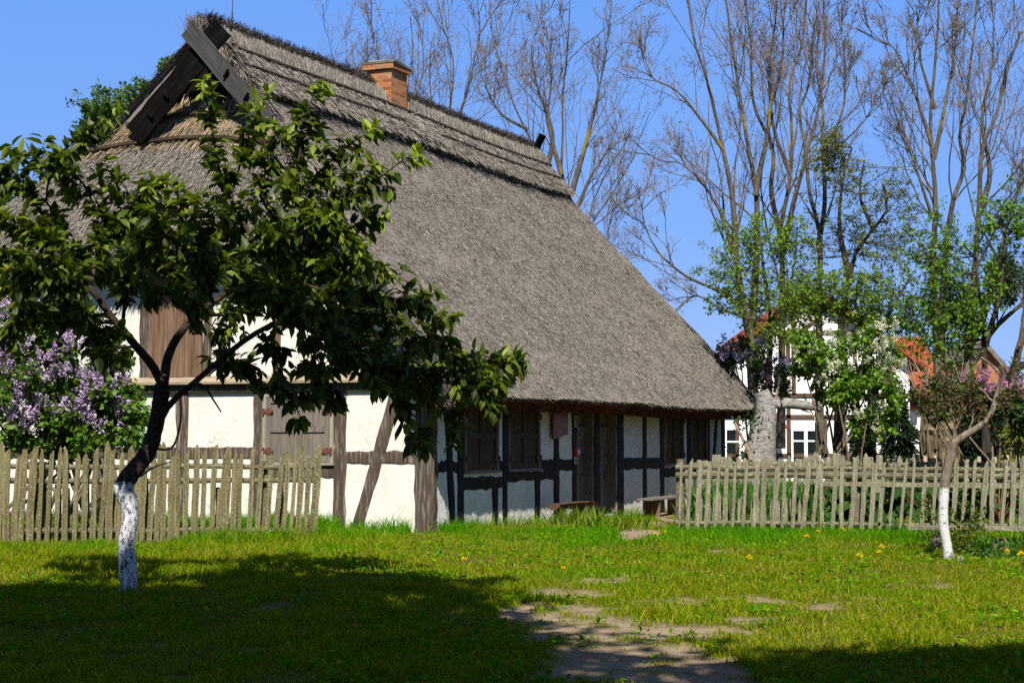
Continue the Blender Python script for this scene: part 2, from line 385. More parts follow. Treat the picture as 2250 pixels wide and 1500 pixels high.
    dry = m.ramp(r, [(0, (.075, .13, .001)), (.5, (.175, .245, .0015)), (.8, (.28, .305, .003)), (.9, (.34, .29, .04)), (1, (.44, .36, .11))])
    lus = m.ramp(r, [(0, (.025, .13, .001)), (.6, (.075, .255, .002)), (1, (.19, .35, .004))])
    col = m.mix(at1.outputs['Fac'], dry, lus)
    mt = m.done(col, .6, None, .05, .35, m.mix(1.0, col, (1.3, 1.35, .4), 'MULTIPLY'))
    g = put('grass', mesh_np('grass', np.concatenate([V, WV]), [fq, np.concatenate([ft, WF])], mt, False, {'zone': np.concatenate([np.repeat(zone, 5), np.full(len(WV), .95)])}))
    tag(g, 'green grass of the lawn, short on the trodden middle and long along the fences', 'grass', kind='stuff')
    print('grass blades', n)
grass()
# ------------------------------------------------------------------ the thatched cottage (local axes: x outward from the long wall, y along it, z up)
house = empty('thatched_cottage', P0, -PSI, label='thatched half-timbered cottage with crossed gable boards and brick chimney', cat='cottage')
TR, ZR, TE, ZE = -4.35, 8.35, .72, 2.12
def Gm(a, z, o): return (a, -o, z)          # gable wall: along, height, proud
def Lm(a, z, o): return (o, a, z)           # long wall
def m_plaster():
    n = NT('lime_plaster'); co = n.coord(rnd=False)
    f = n.noise(co, 2.0, 6, .6); g = n.noise(co, 11, 8, .6); f3 = n.noise(co, 60, 3)
    col = n.ramp(f, [(.3, (.63, .60, .53)), (.62, (.74, .715, .645))])
    sep = n.n('ShaderNodeSeparateXYZ'); n.l(co, sep.inputs[0])
    low = n.ramp(n.math('ADD', sep.outputs[2], n.math('MULTIPLY', g, .35)), [(.12, (1, 1, 1)), (.34, (0, 0, 0))])
    col = n.mix(n.math('MULTIPLY', low, .55), col, (.33, .28, .20))
    col = n.mix(n.ramp(n.noise(n.coord((1, 1, .25), rnd=False), 3.2, 5, .7), [(.56, (0, 0, 0)), (.75, (.35, .35, .35))]), col, (.40, .35, .27))
    vo = n.n('ShaderNodeTexVoronoi', feature='DISTANCE_TO_EDGE'); vo.inputs['Scale'].default_value = .9
    wc = n.n('ShaderNodeVectorMath', operation='ADD'); nz = n.n('ShaderNodeTexNoise'); nz.inputs['Scale'].default_value = 3; n.l(co, nz.inputs['Vector'])
    n.l(co, wc.inputs[0]); n.l(nz.outputs['Color'], wc.inputs[1]); n.l(wc.outputs[0], vo.inputs['Vector'])
    cr = n.ramp(vo.outputs['Distance'], [(0, (1, 1, 1)), (.006, (0, 0, 0))])
    gate = n.ramp(n.noise(co, .9, 2), [(.52, (0, 0, 0)), (.6, (1, 1, 1))])
    ck = n.math('MULTIPLY', cr, gate); col = n.mix(n.math('MULTIPLY', ck, .75), col, (.25, .2, .14))
    h = n.math('SUBTRACT', n.math('ADD', n.math('MULTIPLY', g, 1.0), n.math('MULTIPLY', f3, .25)), n.math('MULTIPLY', ck, .6))
    return n.done(col, .9, n.bump(h, .6, .02), .1)
MPL = m_plaster()
MTB = m_wood('weathered_brown_timber', [(.045, .032, .024), (.10, .072, .052), (.42, .38, .32)], (26, 26, 2.2), bump=.9)
MBK = m_wood('black_painted_timber', [(.006, .006, .006), (.012, .011, .010), (.03, .026, .022)], (20, 20, 2), rough=.7, bump=.5)
MGB = m_wood('grey_gable_board', [(.025, .024, .023), (.075, .072, .067), (.14, .135, .125)], (30, 30, 2), bump=.6, spec=.04)
MSH = m_wood('weathered_shutter_wood', [(.09, .07, .052), (.21, .175, .14), (.34, .30, .25)], (40, 40, 2), bump=.7)
MSD = m_wood('dark_stained_shutter_wood', [(.03, .019, .012), (.085, .056, .036), (.15, .10, .065)], (30, 30, 2), bump=.6)
MDR = m_wood('brown_door_wood', [(.10, .08, .06), (.23, .185, .145), (.33, .275, .22)], (34, 34, 2), bump=.6)
MPLK = m_wood('red_brown_plank', [(.07, .035, .02), (.21, .125, .075), (.36, .25, .17)], (22, 22, 1.4), bump=.8)
MLED = m_wood('pale_ledge_board', [(.20, .15, .09), (.36, .29, .19), (.5, .43, .31)], (2, 25, 25), bump=.5)
MRED = m_wood('dark_red_soffit', [(.07, .018, .009), (.15, .038, .018), (.22, .07, .035)], (14, 14, 14), bump=.6)
MIRON = m_plain('rusty_iron', (.13, .05, .032), .75, .3, .35, 30)
MDARK = m_plain('recess_shade_black', (.012, .008, .006), .95, .05)
MFRM = m_wood('pale_frame_wood', [(.22, .19, .14), (.34, .30, .23), (.45, .41, .33)], (30, 30, 2), bump=.4)

# walls: body prism plus long-wall slabs that leave the two doorways open
mb = MB()
prof = [(0, -.35), (0, 2.5), (-1.25, 4.05), (-1.45, 4.42), (-8.7, 4.42), (-8.7, -.35)]
n_ = len(prof)
pr2 = [(-.25 if a == 0 else a, b) for a, b in prof]
Vw = [(a, .0, b) for a, b in prof] + [(a, .25, b) for a, b in prof]
mb.add(Vw, np.array([[i for i in range(n_)][::-1]]), np.array([[n_ + i for i in range(n_)]]), np.array([[i, (i + 1) % n_, n_ + (i + 1) % n_, n_ + i] for i in range(n_)]))
mb.add([(a, .25, b) for a, b in pr2] + [(a, 15.44, b) for a, b in pr2], np.array([[n_ + i for i in range(n_)]]), np.array([[i, (i + 1) % n_, n_ + (i + 1) % n_, n_ + i] for i in range(n_)]))
D1, D2 = (5.97, 6.87), (7.19, 8.13)
for a0, a1 in ((.25, D1[0]), (D1[1], D2[0]), (D2[1], 15.44)):
    mb.box((-.25, a0, -.35), (-.001, a1, 2.45))
for a0, a1 in (D1, D2): mb.box((-.25, a0, 2.06), (-.003, a1, 2.45)); mb.box((-.25, a0, -.35), (-.01, a1, -.02))
wall = mb.build('wall', MPL, house)

def timber(name, mp, p, q, w, mat, proud=.022, n=10, jit=.008):
    """an uneven squared timber lying in a wall plane"""
    p = np.array(p, float); q = np.array(q, float); d = q - p; L = np.linalg.norm(d); d /= L; s_ = np.array([d[1], -d[0]])
    m = MB(); V = []
    w0 = w1 = w / 2; bow = R.normal(0, jit)
    for i in range(n + 1):
        f = i / n; c = p + d * L * f + s_ * bow * math.sin(f * PI)
        a, b = w0 + R.normal(0, jit), w1 + R.normal(0, jit); o = proud + R.normal(0, .004)
        for sd, oo in ((-a, -.04), (-a, o * .7), (-a * .75, o), (b * .75, o), (b, o * .7), (b, -.04)):
            V.append(mp(*(c + s_ * sd), oo))
    f = [[6 * i + k, 6 * i + k + 1, 6 * i + 7 + k, 6 * i + 6 + k] for i in range(n) for k in range(5)]
    caps = np.array([[0, 1, 2, 3, 4, 5][::-1], [6 * n + k for k in range(6)]])
    m.add(V, np.array(f), caps)
    return m.build(name, mat, house)
# --- gable timbers
cp = MB()   # corner post wraps the corner
nseg = 12; V = []
for i in range(nseg + 1):
    z = -.25 + 2.7 * i / nseg; j = R.normal(0, .007, 8)
    for (x, y), jj in zip(((-.30, .03), (-.30, -.02), (-.24, -.035), (-.03, -.035), (.03, -.02), (.03, .06), (.02, .11), (-.05, .11)), j): V.append((x + jj, y + jj * .5, z))
cp.add(V, np.array([[8 * i + k, 8 * i + (k + 1) % 8, 8 * i + 8 + (k + 1) % 8, 8 * i + 8 + k] for i in range(nseg) for k in range(8)]))
cp.build('post', MTB, house)
for a0, a1, z1 in ((-1.74, -1.52, 2.3), (-3.22, -3.06, 2.3), (-4.71, -4.48, 2.3), (-6.29, -6.06, 2.3), (-8.7, -8.4, 2.3)):
    timber('post', Gm, ((a0 + a1) / 2, -.2), ((a0 + a1) / 2, z1), a1 - a0, MTB)
timber('brace', Gm, (-1.33, .0), (-.62, 2.2), .2, MTB, .034)
timber('rail', Gm, (-1.53, 1.15), (-.29, 1.14), .19, MTB, .016)
timber('rail', Gm, (-3.07, .91), (-1.73, .91), .2, MTB, .016)
timber('rail', Gm, (-4.5, 1.2), (-3.2, 1.21), .18, MTB, .016)
timber('rail', Gm, (-6.1, 1.2), (-4.7, 1.2), .18, MTB, .016)
timber('rail', Gm, (-8.5, 1.2), (-6.28, 1.2), .18, MTB, .016)
timber('beam', Gm, (-8.7, 4.25), (-1.2, 4.25), .3, MTB, .02)
for a in (-1.5, -2.8, -7.2): timber('post', Gm, (a, 2.45), (a, 4.12), .15, MPLK if a == -2.8 else MTB)
timber('post', Gm, (-4.13, 2.45), (-4.13, 4.12), .16, MTB); timber('post', Gm, (-5.36, 2.45), (-5.36, 4.12), .2, MTB)
timber('brace', Gm, (-.25, 2.5), (-1.3, 4.0), .14, MTB, .03)
# plank hatch in the upper gable
mb = MB(); x = -5.25
while x < -4.22:
    w_ = R.uniform(.13, .2); x2 = min(x + w_, -4.21); mb.box(Gm(x + .004, 2.45, .035 + R.normal(0, .003)), Gm(x2 - .004, 4.1, .0)); x = x2
h_ = mb.build('loft_hatch', MPLK, house)
mb = MB(); mb.box((-4.4, -.07, 3.18), (-4.24, -.036, 3.24)); mb.build('latch', MIRON, h_)
# ledge across the gable with a dark moulding below
mb = MB(); mb.add([(-8.75, -.16, 2.33), (-.1, -.16, 2.31), (-.1, .0, 2.31), (-8.75, .0, 2.33), (-8.75, -.16, 2.37), (-.1, -.16, 2.35), (-.1, .02, 2.46), (-8.75, .02, 2.48)],
                  np.array([[0, 1, 5, 4], [4, 5, 6, 7], [3, 2, 1, 0], [1, 2, 6, 5], [0, 4, 7, 3]])); mb.build('ledge', MLED, house)
mb = MB(); mb.box((-8.7, -.07, 2.2), (-.3, .0, 2.308)); mb.build('beam', MTB, house)

def shutters(mp, a0, a1, z0, z1, mat, fmat, hinge=True, o=0.02, lbl=None):
    """frame with two panelled leaves"""
    fr = MB(); fw = .065
    fr.box(mp(a0, z0, -.05), mp(a0 + fw, z1, .03)); fr.box(mp(a1 - fw, z0, -.05), mp(a1, z1, .03))
    fr.box(mp(a0 + fw, z1 - fw, -.05), mp(a1 - fw, z1, .027)); fr.box(mp(a0 - .02, z0 - .045, -.05), mp(a1 + .02, z0, .06))
    f = fr.build('window_frame', fmat, house)
    mid = (a0 + a1) / 2; zm = z0 + (z1 - z0) * .47
    for b0, b1, sgn in ((a0 + fw + .004, mid - .004, 0), (mid + .004, a1 - fw - .004, 1)):
        m = MB(); st = .085
        for q0, q1, e in ((b0, b0 + st, 0), (b1 - st, b1, .001)): m.box(mp(q0, z0 + .01, -.02), mp(q1, z1 - fw - .01, o + .012 + e))
        for q0, q1 in ((z0 + .01, z0 + .1), (zm - .045, zm + .045), (z1 - fw - .1, z1 - fw - .01)): m.box(mp(b0 + st, q0, -.02), mp(b1 - st, q1, o + .009))
        m.box(mp(b0 + st, z0 + .1, -.02), mp(b1 - st, zm - .045, o - .012)); m.box(mp(b0 + st, zm + .045, -.02), mp(b1 - st, z1 - fw - .1, o - .012))
        lf = m.build('shutter', mat, house)
        if hinge:
            for zz in (z0 + .18, z1 - .3):
                hm = MB(); c = b0 + .05 if sgn == 0 else b1 - .05; d = .085
                for (da, dz) in ((d, .02), (.028, .055), (.05, .035)): hm.box(mp(c - da, zz - dz, o + .008), mp(c + da, zz + dz, o + .022 + da * .06))
                e = c - .085 if sgn == 0 else c + .085; hm.box(mp(e - .012, zz - .05, o), mp(e + .012, zz + .05, o + .045))
                hm.build('hinge', MIRON, lf)
shutters(Gm, -3.05, -1.74, 1.06, 2.17, MSH, MFRM)
# --- long wall timbers
for a0, a1, z0, z1 in ((.87, 1.08, -.3, 2.4), (2.2, 2.4, -.3, .78), (2.62, 2.8, -.3, 2.4), (4.0, 4.21, -.3, .78), (4.86, 5.10, -.3, 2.4), (5.76, 5.965, -.3, 2.4), (6.88, 7.18, -.3, 2.4),
                       (8.14, 8.49, -.3, 2.4), (9.65, 9.87, -.3, 2.4), (10.74, 11.0, -.3, 2.4), (12.57, 12.82, -.3, 2.4), (14.03, 14.24, -.3, 2.4), (15.18, 15.44, -.3, 2.4)):
    timber('post', Lm, ((a0 + a1) / 2, z0), ((a0 + a1) / 2, z1), a1 - a0, MBK, .02, 14)
timber('brace', Lm, (.72, -.3), (.42, 2.4), .19, MBK, .03, 14)
timber('brace', Lm, (14.5, .8), (14.85, 2.4), .15, MBK, .03, 14)
for a0, a1, z, w_ in ((.1, .9, .98, .17), (1.06, 2.6, .72, .19), (2.39, 2.63, .98, .15), (2.79, 4.86, .8, .17), (4.19, 5.78, .97, .2), (8.47, 10.76, .94, .22), (10.98, 12.58, .72, .2), (12.8, 14.05, .72, .2), (14.22, 15.2, .8, .2)):
    timber('rail', Lm, (a0, z), (a1, z - .01), w_, MBK, .014, 12, .012)
timber('beam', Lm, (.1, 2.32), (15.44, 2.32), .2, MBK, .016, 30)
for a0, a1 in ((1.1, 2.42), (2.83, 4.2), (11.05, 12.3), (12.84, 14.02)):
    shutters(Lm, a0, a1, .92, 2.12, MSD, MDR, True)
mb = MB(); mb.box((-.02, .1, -.35), (.06, 15.4, -.12)); mb.build('sill_beam', MTB, house)
# doors
for a0, a1 in (D1, D2):
    m = MB()
    m.box((-.26, a0, 1.62), (-.20, a1, 2.055)); m.box((-.24, a0, -.02), (-.17, a1, .0))
    m.box((-.245, a0 + .001, .0), (-.21, a0 + .06, 1.62)); m.box((-.245, a1 - .06, .0), (-.005, a1 - .002, 2.05)); m.box((-.245, a0 + .002, .0), (-.006, a0 + .02, 2.05))
    m.build('door_frame', MDR, house)
    m = MB(); b0, b1 = a0 + .065, a1 - .065
    for q0, q1 in ((b0, b0 + .1), (b1 - .1, b1), ((b0 + b1) / 2 - .035, (b0 + b1) / 2 + .035)): m.box((-.25, q0, .01), (-.185, q1, 1.62))
    for q0, q1 in ((.01, .14), (.78, .9), (1.5, 1.615)): m.box((-.25, b0, q0), (-.188, b1, q1))
    m.box((-.25, b0, .0), (-.205, b1, 1.6))
    d_ = m.build('door', MDR, house)
    m = MB(); m.box((-.2, b0 - .03, 1.6), (-.13, b1 + .02, 1.66)); m.box((-.2, b0 - .02, 1.5), (-.16, b1, 1.598)); m.box((-.2, b0, 1.42), (-.172, b1 - .01, 1.5)); m.build('moulding', MDR, d_)
    m = MB(); hx = b1 - .06; m.tube([(-.185, hx, .88), (-.15, hx, .9), (-.14, hx, 1.0), (-.15, hx, 1.1), (-.185, hx, 1.14)], [.008, .012, .014, .012, .008]); m.tube([(-.17, hx, .76), (-.14, hx, .78), (-.14, hx - .11, .8)], .013); m.build('handle', MIRON, d_)

# --- roof
def m_thatch(name, c, sc1=60):
    n = NT(name); r = n.island(); co = n.coord(rnd=False)
    col = n.ramp(r, [(0, c[0]), (.35, c[1]), (.75, c[2]), (1, c[3])])
    st = n.noise(n.coord((.22, 2.6, .22), rnd=False), 1.6, 5, .6)
    col = n.mix(n.ramp(st, [(.35, (0, 0, 0)), (.68, (.48, .48, .48))]), col, tuple(v * .62 for v in c[1]))
    f = n.noise(co, sc1, 4, .7)
    br = n.ramp(n.noise(n.coord((3.2, 3.2, .35), rnd=False), 1.0, 5, .7), [(.62, (0, 0, 0)), (.75, (.5, .5, .5))])
    col = n.mix(br, col, (.17, .115, .06))
    return n.done(col, .9, n.bump(f, .8, .02), .12)
MTH = m_thatch('grey_reed_thatch', [(.145, .122, .10), (.245, .215, .18), (.325, .287, .245), (.455, .41, .355)])
MST = m_thatch('pale_ridge_straw', [(.12, .10, .08), (.235, .205, .17), (.33, .295, .25), (.48, .435, .37)])
MGOLD = m_thatch('golden_ridge_straw', [(.17, .11, .05), (.32, .22, .11), (.44, .33, .19), (.58, .46, .30)])
MHEA = m_thatch('dark_heather_ridge', [(.02, .015, .011), (.045, .035, .027), (.08, .064, .05), (.15, .125, .098)])
MROD = m_wood('hazel_rod', [(.025, .016, .011), (.06, .04, .026), (.12, .085, .055)], (10, 10, 10), bump=.5)

FE = np.array([(-4.35, .25), (-3.4, -.06), (-2.84, -.26), (-2, -.37), (-1.22, -.47), (-.7, -.52), (-.08, -.64), (.72, -.80)])
BE = np.array([(-4.35, 13.75), (-3.5, 14.1), (-2.85, 14.35), (-2, 14.95), (-.86, 15.7), (0, 16.2), (.72, 16.35)])
def zt(t): return ZE + (TE - t) * (ZR - ZE) / (TE - TR)
NR = unit(np.array([ZR - ZE, 0, TE - TR]))            # normal of the right slope
DN = unit(np.array([TE - TR, 0, ZE - ZR]))            # downslope
def sag(s): return -.05 * np.sin((s + 3) * .55) - .05 * np.sin(s * .23)
def slab(mbx, top, nrm, th):
    """closed thick sheet from a grid of points (I,J,3)"""
    I, J, _ = top.shape; bot = top - nrm * th
    V = np.concatenate([top.reshape(-1, 3), bot.reshape(-1, 3)]); k = I * J
    i = np.arange(I - 1)[:, None]; j = np.arange(J - 1)[None]
    q = np.stack([i * J + j, i * J + j + 1, (i + 1) * J + j + 1, (i + 1) * J + j], -1).reshape(-1, 4)
    rim = [r_ * J + 0 for r_ in range(0)]
    ring = [a for a in range(J)] + [r_ * J + J - 1 for r_ in range(1, I)] + [(I - 1) * J + a for a in range(J - 2, -1, -1)] + [r_ * J for r_ in range(I - 2, 0, -1)]
    s4 = np.array([[ring[a], ring[(a + 1) % len(ring)], ring[(a + 1) % len(ring)] + k, ring[a] + k] for a in range(len(ring))])
    mbx.add(V, q[:, ::-1], q + k, s4)
def straws(mbx, P, D, N, L, W, lift):
    """thin pointed stalks lying on a surface"""
    D = unit(D); Y = unit(np.cross(N, D)); n = len(P)
    W = np.broadcast_to(W, (n,))[:, None]; L = np.broadcast_to(L, (n,))[:, None]; lift = np.broadcast_to(lift, (n,))[:, None]
    B = P - N * .012; T = P + D * L + N * lift
    tw = R.normal(0, .5, (n, 1)); Yt = unit(Y + N * tw)
    mid = P + D * L * .5 + N * lift * .45
    V = np.stack([B - Yt * W / 2, B + Yt * W / 2, T + Yt * W * .3, T - Yt * W * .3], 1).reshape(-1, 3)
    k = np.arange(n) * 4; mbx.add(V, np.stack([k, k + 1, k + 2, k + 3], -1))
rf = MB()
tt = np.linspace(-4.35, .72, 60); fs = np.interp(tt, FE[:, 0], FE[:, 1]); bs = np.interp(tt, BE[:, 0], BE[:, 1])
I_, J_ = len(tt), 150
ff = np.linspace(0, 1, J_)
S = fs[:, None] + (bs - fs)[:, None] * ff[None]; T_ = np.broadcast_to(tt[:, None], S.shape)
top = np.stack([T_, S, zt(T_)], -1)
lump = .10 * (fbm(S * 1.1, T_ * 2 + 9, 4) - .5) + .02 * (fbm(S * 6, T_ * 6, 3) - .5)
top = top + NR * (lump + sag(S) * .6)[..., None]
edge = .015 * R.normal(size=J_); top[-1] += DN * edge[:, None]
slab(rf, top, NR, .3)
def scatter_right(n):
    f = R.random(n); g = R.random(n); t = -4.35 + 5.05 * f; s0 = np.interp(t, FE[:, 0], FE[:, 1]); s1 = np.interp(t, BE[:, 0], BE[:, 1]); s = s0 + (s1 - s0) * g
    P = np.stack([t, s, zt(t)], -1) + NR * (.10 * (fbm(s * 1.1, t * 2 + 9, 4) - .5) + .02 * (fbm(s * 6, t * 6, 3) - .5) + sag(s) * .6)[:, None]
    return P
P = scatter_right(300000); n = len(P)
D = DN[None] + np.array([0, 1, 0]) * R.normal(0, .16, (n, 1))
k_ = P[:, 0] < .62; P = P[k_]; D = D[k_]; n = len(P)
straws(rf, P, D, np.broadcast_to(NR, P.shape), R.uniform(.05, .14, n), R.uniform(.006, .012, n), R.uniform(.003, .022, n))
# ragged eaves and verge
s = R.uniform(-.78, 16.3, 5000); P = np.stack([np.full(5000, .70), s, np.full(5000, zt(.70))], -1) + NR * (sag(s) * .6 - R.uniform(0, .07, 5000))[:, None] - DN * .05
straws(rf, P, DN + R.normal(0, .12, (5000, 3)), np.broadcast_to(NR, P.shape), R.uniform(.05, .11, 5000), .012, R.uniform(-.01, .02, 5000))
t = R.uniform(-1.2, .7, 1500); P = np.stack([t, np.interp(t, FE[:, 0], FE[:, 1]) + .05, zt(t)], -1) - NR * R.uniform(-.01, .28, 1500)[:, None]
straws(rf, P, DN * .9 + np.array([0, -.2, 0]) + R.normal(0, .12, (1500, 3)), np.broadcast_to(NR, P.shape), R.uniform(.1, .3, 1500), .012, R.uniform(0, .03, 1500))
# left slope, two pitches
lp = np.array([(-4.35, 8.35), (-5.9, 6.63), (-9.15, 4.35)]); tl = np.linspace(-4.35, -9.15, 30)
zl = np.interp(-tl, -lp[:, 0], lp[:, 1]); f0 = np.interp(-tl, [4.35, 5.9, 9.15], [.25, -.2, -.62])
Sl = f0[:, None] + (14 - f0)[:, None] * np.linspace(0, 1, 40)[None]
Ltop = np.stack([np.broadcast_to(tl[:, None], Sl.shape), Sl, np.broadcast_to(zl[:, None], Sl.shape) + .05 * (fbm(Sl * 2, tl[:, None] * 3 + 0 * Sl) - .5)], -1)
slab(rf, Ltop[:, ::-1], unit(np.array([-.66, 0, .75])), .3)
# front hip
def hip_pt(a, b):
    """a 0..1 from right to left, b 0..1 from top to bottom"""
    tp = np.stack([-2.80 - 3.14 * a, -.24 + .05 * a + .30 * np.sin(a * PI), 6.50 + .13 * a + .26 * np.clip(np.sin(a * PI), 0, 1) ** 1.2], -1)
    bt = np.stack([-1.12 - 8.05 * a, -.50 - .12 * a - .12 * np.sin(a * PI), 4.50 + .05 * a], -1)
    ba = b[..., None]; p = tp + (bt - tp) * ba
    p[..., 1] -= .10 * np.sin(b * PI)
    p[..., 1] += .03 * (fbm(p[..., 0] * 2.5, p[..., 2] * 2.5 + 77) - .5)
    return p
A_, B_ = np.meshgrid(np.linspace(0, 1, 60), np.linspace(0, 1, 24), indexing='ij')
hp = hip_pt(A_, B_); NH = unit(np.array([0, -1, .28]))
slab(rf, hp[:, ::-1], NH, .3)
n = 60000; a = R.random(n); b = R.random(n) ** .9; P = hip_pt(a, b); P2 = hip_pt(a, b + .03)
straws(rf, P, unit(P2 - P) + R.normal(0, .14, (n, 3)), np.broadcast_to(NH, P.shape), R.uniform(.06, .16, n), R.uniform(.007, .014, n), R.uniform(.005, .03, n))
n = 4000; a = R.random(n); P = hip_pt(a, np.full(n, .985)) - NH * R.uniform(0, .26, n)[:, None]
straws(rf, P, np.array([0, -.1, -1]) + R.normal(0, .13, (n, 3)), np.broadcast_to(NH, P.shape), R.uniform(.05, .12, n), .013, 0)
# blend along the right hip ridge
n = 5000; b = R.random(n); P = hip_pt(np.full(n, .0) + R.random(n) * .03, b); P2 = hip_pt(np.zeros(n), b + .03)
straws(rf, P + NR * .02, unit(P2 - P + np.array([.03, 0, 0])) + R.normal(0, .2, (n, 3)), np.broadcast_to(unit(NR + NH), P.shape), R.uniform(.1, .28, n), .014, R.uniform(.01, .06, n))
# left verge stubble seen beside the board
n = 4000; f = R.random(n) ** .8; t = -4.3 - 1.75 * f; z = np.interp(-t, -lp[:, 0], lp[:, 1]); P = np.stack([t, np.interp(-t, [4.35, 5.9], [.2, -.2]) + R.uniform(-.1, .3, n), z - .02], -1)
NL = unit(np.array([-.74, 0, .67]))
straws(rf, P, np.array([-.67, -.12, -.74]) + R.normal(0, .12, (n, 3)), np.broadcast_to(NL, P.shape), R.uniform(.15, .35, n), .014, R.uniform(.0, .05, n))
roof = rf.build('roof', MTH, house)
# dark red boards under the eaves
mb = MB(); lo = np.array([TE, 0, ZE]) - NR * .325 - DN * .06
mb.add([(lo[0], -.6, lo[2]), (lo[0], 16.2, lo[2]), (.0, 16.2, 2.47), (.0, -.05, 2.47), (lo[0] - .02, -.6, lo[2] - .02), (lo[0] - .02, 16.2, lo[2] - .02), (.0, 16.2, 2.44), (.0, -.05, 2.44)],
       np.array([[0, 1, 2, 3], [7, 6, 5, 4], [0, 4, 5, 1], [3, 7, 4, 0], [1, 5, 6, 2]])); mb.build('soffit', MRED, house)
mb = MB(); c0 = np.array([TE, 0, ZE]) - NR * .06 + DN * .012; c1 = np.array([TE, 0, ZE]) - NR * .31 + DN * .012   # red-brown cut ends of the reed at the eaves
ed = MB(); s = np.linspace(-.80, 16.33, 170); b0 = np.stack([np.full(170, TE), s, np.full(170, ZE)], -1) + NR * (sag(s) * .6)[:, None]
a_ = b0 - NR * .045 + DN * .018; c_ = b0 - NR * .325 + DN * .018; c_[:, 2] += R.normal(0, .008, 170); d_ = c_ - DN * .12
ed.add(np.concatenate([a_, c_, d_]), np.array([[q, q + 1, 171 + q, 170 + q] for q in range(169)] + [[170 + q, 171 + q, 341 + q, 340 + q] for q in range(169)]))
N_ = 15000; s = R.uniform(-.78, 16.3, N_); k = R.random(N_)[:, None]
P = np.stack([np.full(N_, TE), s, np.full(N_, ZE)], -1) + NR * (sag(s) * .6)[:, None] - NR * (.05 + .28 * k) + DN * .005
straws(ed, P, DN + R.normal(0, .25, (N_, 3)), np.broadcast_to(NR, P.shape), R.uniform(.015, .045, N_), .016, R.uniform(-.01, .01, N_))
ed.build('eaves_edge', MRED, house)
mb = MB(); mb.add([(-1.3, -.24, 4.40), (-9.0, -.3, 4.42), (-9.0, .0, 4.42), (-1.4, .0, 4.42), (-1.3, -.24, 4.33), (-9.0, -.3, 4.35), (-9.0, .0, 4.3), (-1.4, .0, 4.3)],
                  np.array([[3, 2, 1, 0], [4, 5, 6, 7], [0, 1, 5, 4], [3, 0, 4, 7], [1, 2, 6, 5]])); mb.build('soffit', MRED, house)

# ridge: straw skirt, heather roll, rods
rc = MB()
ts = np.linspace(-4.33, -3.40, 14); sj = np.linspace(.0, 1, 150)
f0 = np.interp(ts, FE[:, 0], FE[:, 1]) + .02; f1 = np.interp(ts, BE[:, 0], BE[:, 1]) + .03
Sk = f0[:, None] + (f1 - f0)[:, None] * sj[None]; Tk = np.broadcast_to(ts[:, None], Sk.shape)
capth = .16 + .02 * (fbm(Sk * 3, Tk * 3) - .5)
wob = np.zeros_like(Sk); wob[-1] = .05 * (fbm(Sk[-1] * 2.2, Sk[-1] * 0 + 3) - .5) * 2
Kt = np.stack([Tk, Sk, zt(Tk)], -1) + NR * (capth + sag(Sk) * .6)[..., None] + DN * wob[..., None]
slab(rc, Kt, NR, .2)
def capP(n, t0, t1, lift=.165):
    t = R.uniform(t0, t1, n); s0 = np.interp(t, FE[:, 0], FE[:, 1]); s1 = np.interp(t, BE[:, 0], BE[:, 1]); s = s0 + (s1 - s0) * R.random(n)
    return np.stack([t, s, zt(t)], -1) + NR * (lift + sag(s) * .6)[:, None]
n = 22000; P = capP(n, -4.2, -3.42); straws(rc, P, DN + np.array([0, 1, 0]) * R.normal(0, .16, (n, 1)), np.broadcast_to(NR, P.shape), R.uniform(.1, .3, n), R.uniform(.010, .018, n), R.uniform(.005, .04, n))
n = 11000; P = capP(n, -4.08, -3.94, .18); straws(rc, P, -DN + np.array([0, 1, 0]) * (R.normal(.12, .15, (n, 1))), np.broadcast_to(NR, P.shape), R.uniform(.10, .24, n), R.uniform(.010, .02, n), R.uniform(.02, .09, n))
n = 4000; P = capP(n, -3.44, -3.38, .05); P = P + NR * R.uniform(-.06, .08, n)[:, None]; straws(rc, P, DN + R.normal(0, .15, (n, 3)), np.broadcast_to(NR, P.shape), R.uniform(.04, .11, n), .013, 0)
# front fringe of the ridge straw, fanning over the gable board
n = 3500; t = R.uniform(-4.25, -2.9, n); P = np.stack([t, np.interp(t, FE[:, 0], FE[:, 1]) + R.uniform(.03, .3, n), zt(t)], -1) + NR * R.uniform(.02, .15, n)[:, None]
straws(rc, P, DN + np.array([0, -.45, 0]) + R.normal(0, .16, (n, 3)), np.broadcast_to(NR, P.shape), R.uniform(.15, .42, n), .014, R.uniform(.0, .06, n))
ridge = rc.build('ridge_straw', MST, roof)
rl = MB(); s = np.linspace(.2, 13.7, 140); ctr = np.stack([-4.36 + .02 * np.sin(s * 2), s, ZR - .01 + .03 * (fbm(s * 3, s * 0) - .5) + sag(s) * .6], -1)
rl.tube(ctr, .145 + .03 * fbm(s * 4, s * 0 + 8), 10)
n = 22000; s = R.uniform(.15, 13.8, n); th = R.uniform(-.5, PI, n); o = np.stack([np.cos(th), 0 * th, np.sin(th)], -1)
P = np.stack([np.full(n, -4.36), s, ZR - .01 + sag(s) * .6], -1) + o * .14
straws(rl, P, o * .55 + np.stack([np.sign(np.cos(th)) * .25, R.normal(0, .6, n), R.normal(-.1, .35, n)], -1), o, R.uniform(.06, .17, n), .012, .02)
rl.build('ridge_roll', MHEA, roof)
